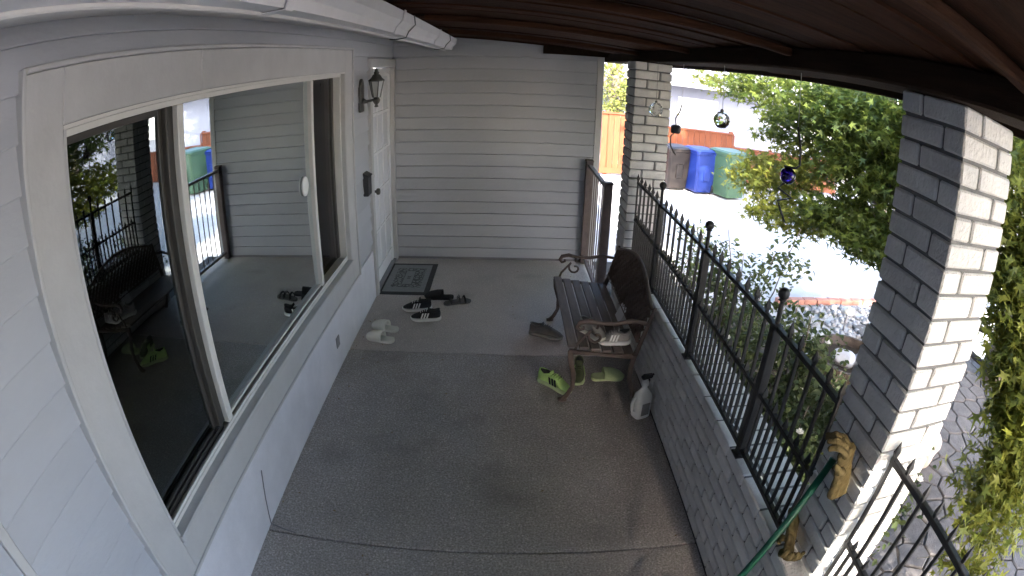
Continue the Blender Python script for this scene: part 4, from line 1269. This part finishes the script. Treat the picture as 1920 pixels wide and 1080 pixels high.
tree('bushy tree beyond the paver path at the right edge', (9.5, 4.2, GZ), 4.6, 2.2, 3200, 36, 'maple', .10)
tree('bushy tree at the end of the paver path', (10.5, -.5, GZ), 4.6, 2.2, 2600, 37, 'maple', .10)

tree('tall tree beside the driveway, its crown above the porch roof line', (8.6, 8.6, GZ), 10.0, 2.6, 13000, 43, 'maple', .24, 26)
tree('tall tree beyond the maple, its crown above the porch roof line', (6.9, 3.2, GZ), 9.4, 2.4, 15000, 42, 'maple', .22, 30)
tree('tall shade tree in the front garden, behind the camera', (5.6, -5.0, GZ), 8.2, 2.9, 13000, 41, 'maple', .20, 26)

leaf_scr = thing('added_leaf_screen', 'unseen leafy mass added behind the camera to dim the near pillar face', 'added_leaf_screen', (4.4, -2.7, GZ))  # invented foliage out of view, added to cut light on the near pillar
foliage('foliage', 'rose', [((2.95 + .5 * k, -2.7 + random.uniform(-.1, .1), z_), (.4, .4, .38), 420) for k in range(8) for z_ in (0.0, .7, 1.4)], 'oval', .075, leaf_scr, (4.4, -2.7, GZ), seed=51, clump=.12)
for k in range(7):
    st = MB(); limb(st, (-1.4 + .5 * k, 0, 0), (-1.35 + .5 * k, .05, 1.7), .02, .008, .03); st.build('stem', 'bark', leaf_scr, smooth=True)

# ------------------------------------------------------------------ stones, edging, old rim
eb = piece(.20, .095, .07, .006, 'redbrick', .002)
edging = thing('brick_edging', 'row of red edging bricks across the end of the pebble bed', 'brick edging', (4.55, 5.42, GZ))
for k in range(13):
    obj('brick', eb, edging, (k * .208, jit() * 10, .035), (0, 0, random.uniform(-.03, .03)))
peb = MB()
for k in range(620):
    x, y = random.uniform(4.35, 6.6), random.uniform(4.1, 5.33)
    r_ = random.uniform(.018, .045)
    peb.sphere((x, y, GZ + r_ * .4), r_, 6, 4, 0, (random.uniform(.8, 1.3), random.uniform(.8, 1.2), .65))
o = peb.build('pebbles', 'stone', smooth=True); o['kind'] = 'stuff'; o['label'] = 'pale river pebbles in front of the edging bricks'; o['category'] = 'pebbles'
def stone(label, c, r_, seed, m='stone', name='garden_stone', cat='stone', sq=.7, group='rounded stones by the planter'):
    b_ = bmesh.new(); bmesh.ops.create_icosphere(b_, subdivisions=3, radius=r_)
    rr = random.Random(seed); ph = [rr.uniform(0, 6) for _ in range(6)]
    for v in b_.verts:
        d = v.co.normalized()
        v.co *= 1 + .10 * math.sin(d.x * 3 + ph[0]) + .08 * math.sin(d.y * 4 + ph[1]) + .06 * math.sin(d.z * 5 + d.x * 4 + ph[2])
        v.co.z *= sq
    for f in b_.faces: f.smooth = True
    me = bpy.data.meshes.new(name); b_.to_mesh(me); b_.free(); me.materials.append(MT[m])
    o_ = obj(name, me, None, (c[0], c[1], GZ + c[2] + r_ * sq * .8), (0, 0, rr.uniform(0, 6)))
    tag(o_, label, cat, group)
stone('rounded pale stone in the planter, left one', (4.12, 3.40, .335), .11, 1)
stone('larger white stone in the planter, close to the pillar', (4.32, 3.28, .335), .13, 2)
stone('small pale stone on the ground left of the planter', (3.72, 3.95, 0.03), .11, 3)
stone('pinkish boulder at the foot of the near pillar', (4.55, 2.35, 0), .20, 5, 'boulder', 'boulder', 'boulder', 1.0, None)
bp_ = thing('barrel_planter', 'dark rusty round planter with pale stones behind the iron fence', 'planter', (4.22, 3.42, GZ))
MB().lathe([(.34, 0), (.37, .12), (.385, .30), (.39, .385), (.40, .39), (.40, .415), (.372, .415), (.365, .36), (.355, .33), (.01, .335)], n=32).build('tub', 'rust', bp_, auto=40)
for z in (.10, .28):
    MB().lathe([(.374 + z * .03, z), (.380 + z * .03, z), (.382 + z * .03, z + .03), (.376 + z * .03, z + .03)], n=32).build('hoop', 'iron', bp_, auto=40)
MB().lathe([(.35, .336), (.2, .345), (.01, .35)], n=24).build('soil', 'soil', bp_)
lt = thing('path_light', 'white mushroom-shaped path light among the pebbles', 'path light', (5.05, 4.65, GZ))
MB().tube([(0, 0, 0), (0, 0, .26)], .012, 8).build('stem', 'plate', lt, smooth=True)
MB().lathe([(.012, .24), (.085, .245), (.09, .255), (.07, .29), (.03, .312), (.005, .318)], n=18).build('shade', 'white', lt, smooth=True)

# fallen leaf bits and grit on the porch floor
dr = MB()
for k in range(95):
    x, y = random.uniform(.05, 2.1), random.uniform(1.3, 5.5)
    if random.random() < .6: x = random.choice((random.uniform(.03, .12), random.uniform(1.95, 2.11), x))
    r_ = random.uniform(.004, .013); a = random.uniform(0, 6.28)
    c_, s_ = math.cos(a), math.sin(a)
    P_ = [(-1, 0, 0), (-.2, -.45, .25), (1, 0, .05), (-.2, .45, .25)]
    dr.add([(x + r_ * (p[0] * c_ - p[1] * s_), y + r_ * (p[0] * s_ + p[1] * c_), .0015 + r_ * p[2]) for p in P_], [(0, 1, 2), (0, 2, 3)])
o = dr.build('leaf_litter', 'litter'); o['kind'] = 'stuff'; o['label'] = 'small dry leaf bits scattered over the porch floor'; o['category'] = 'leaf litter'
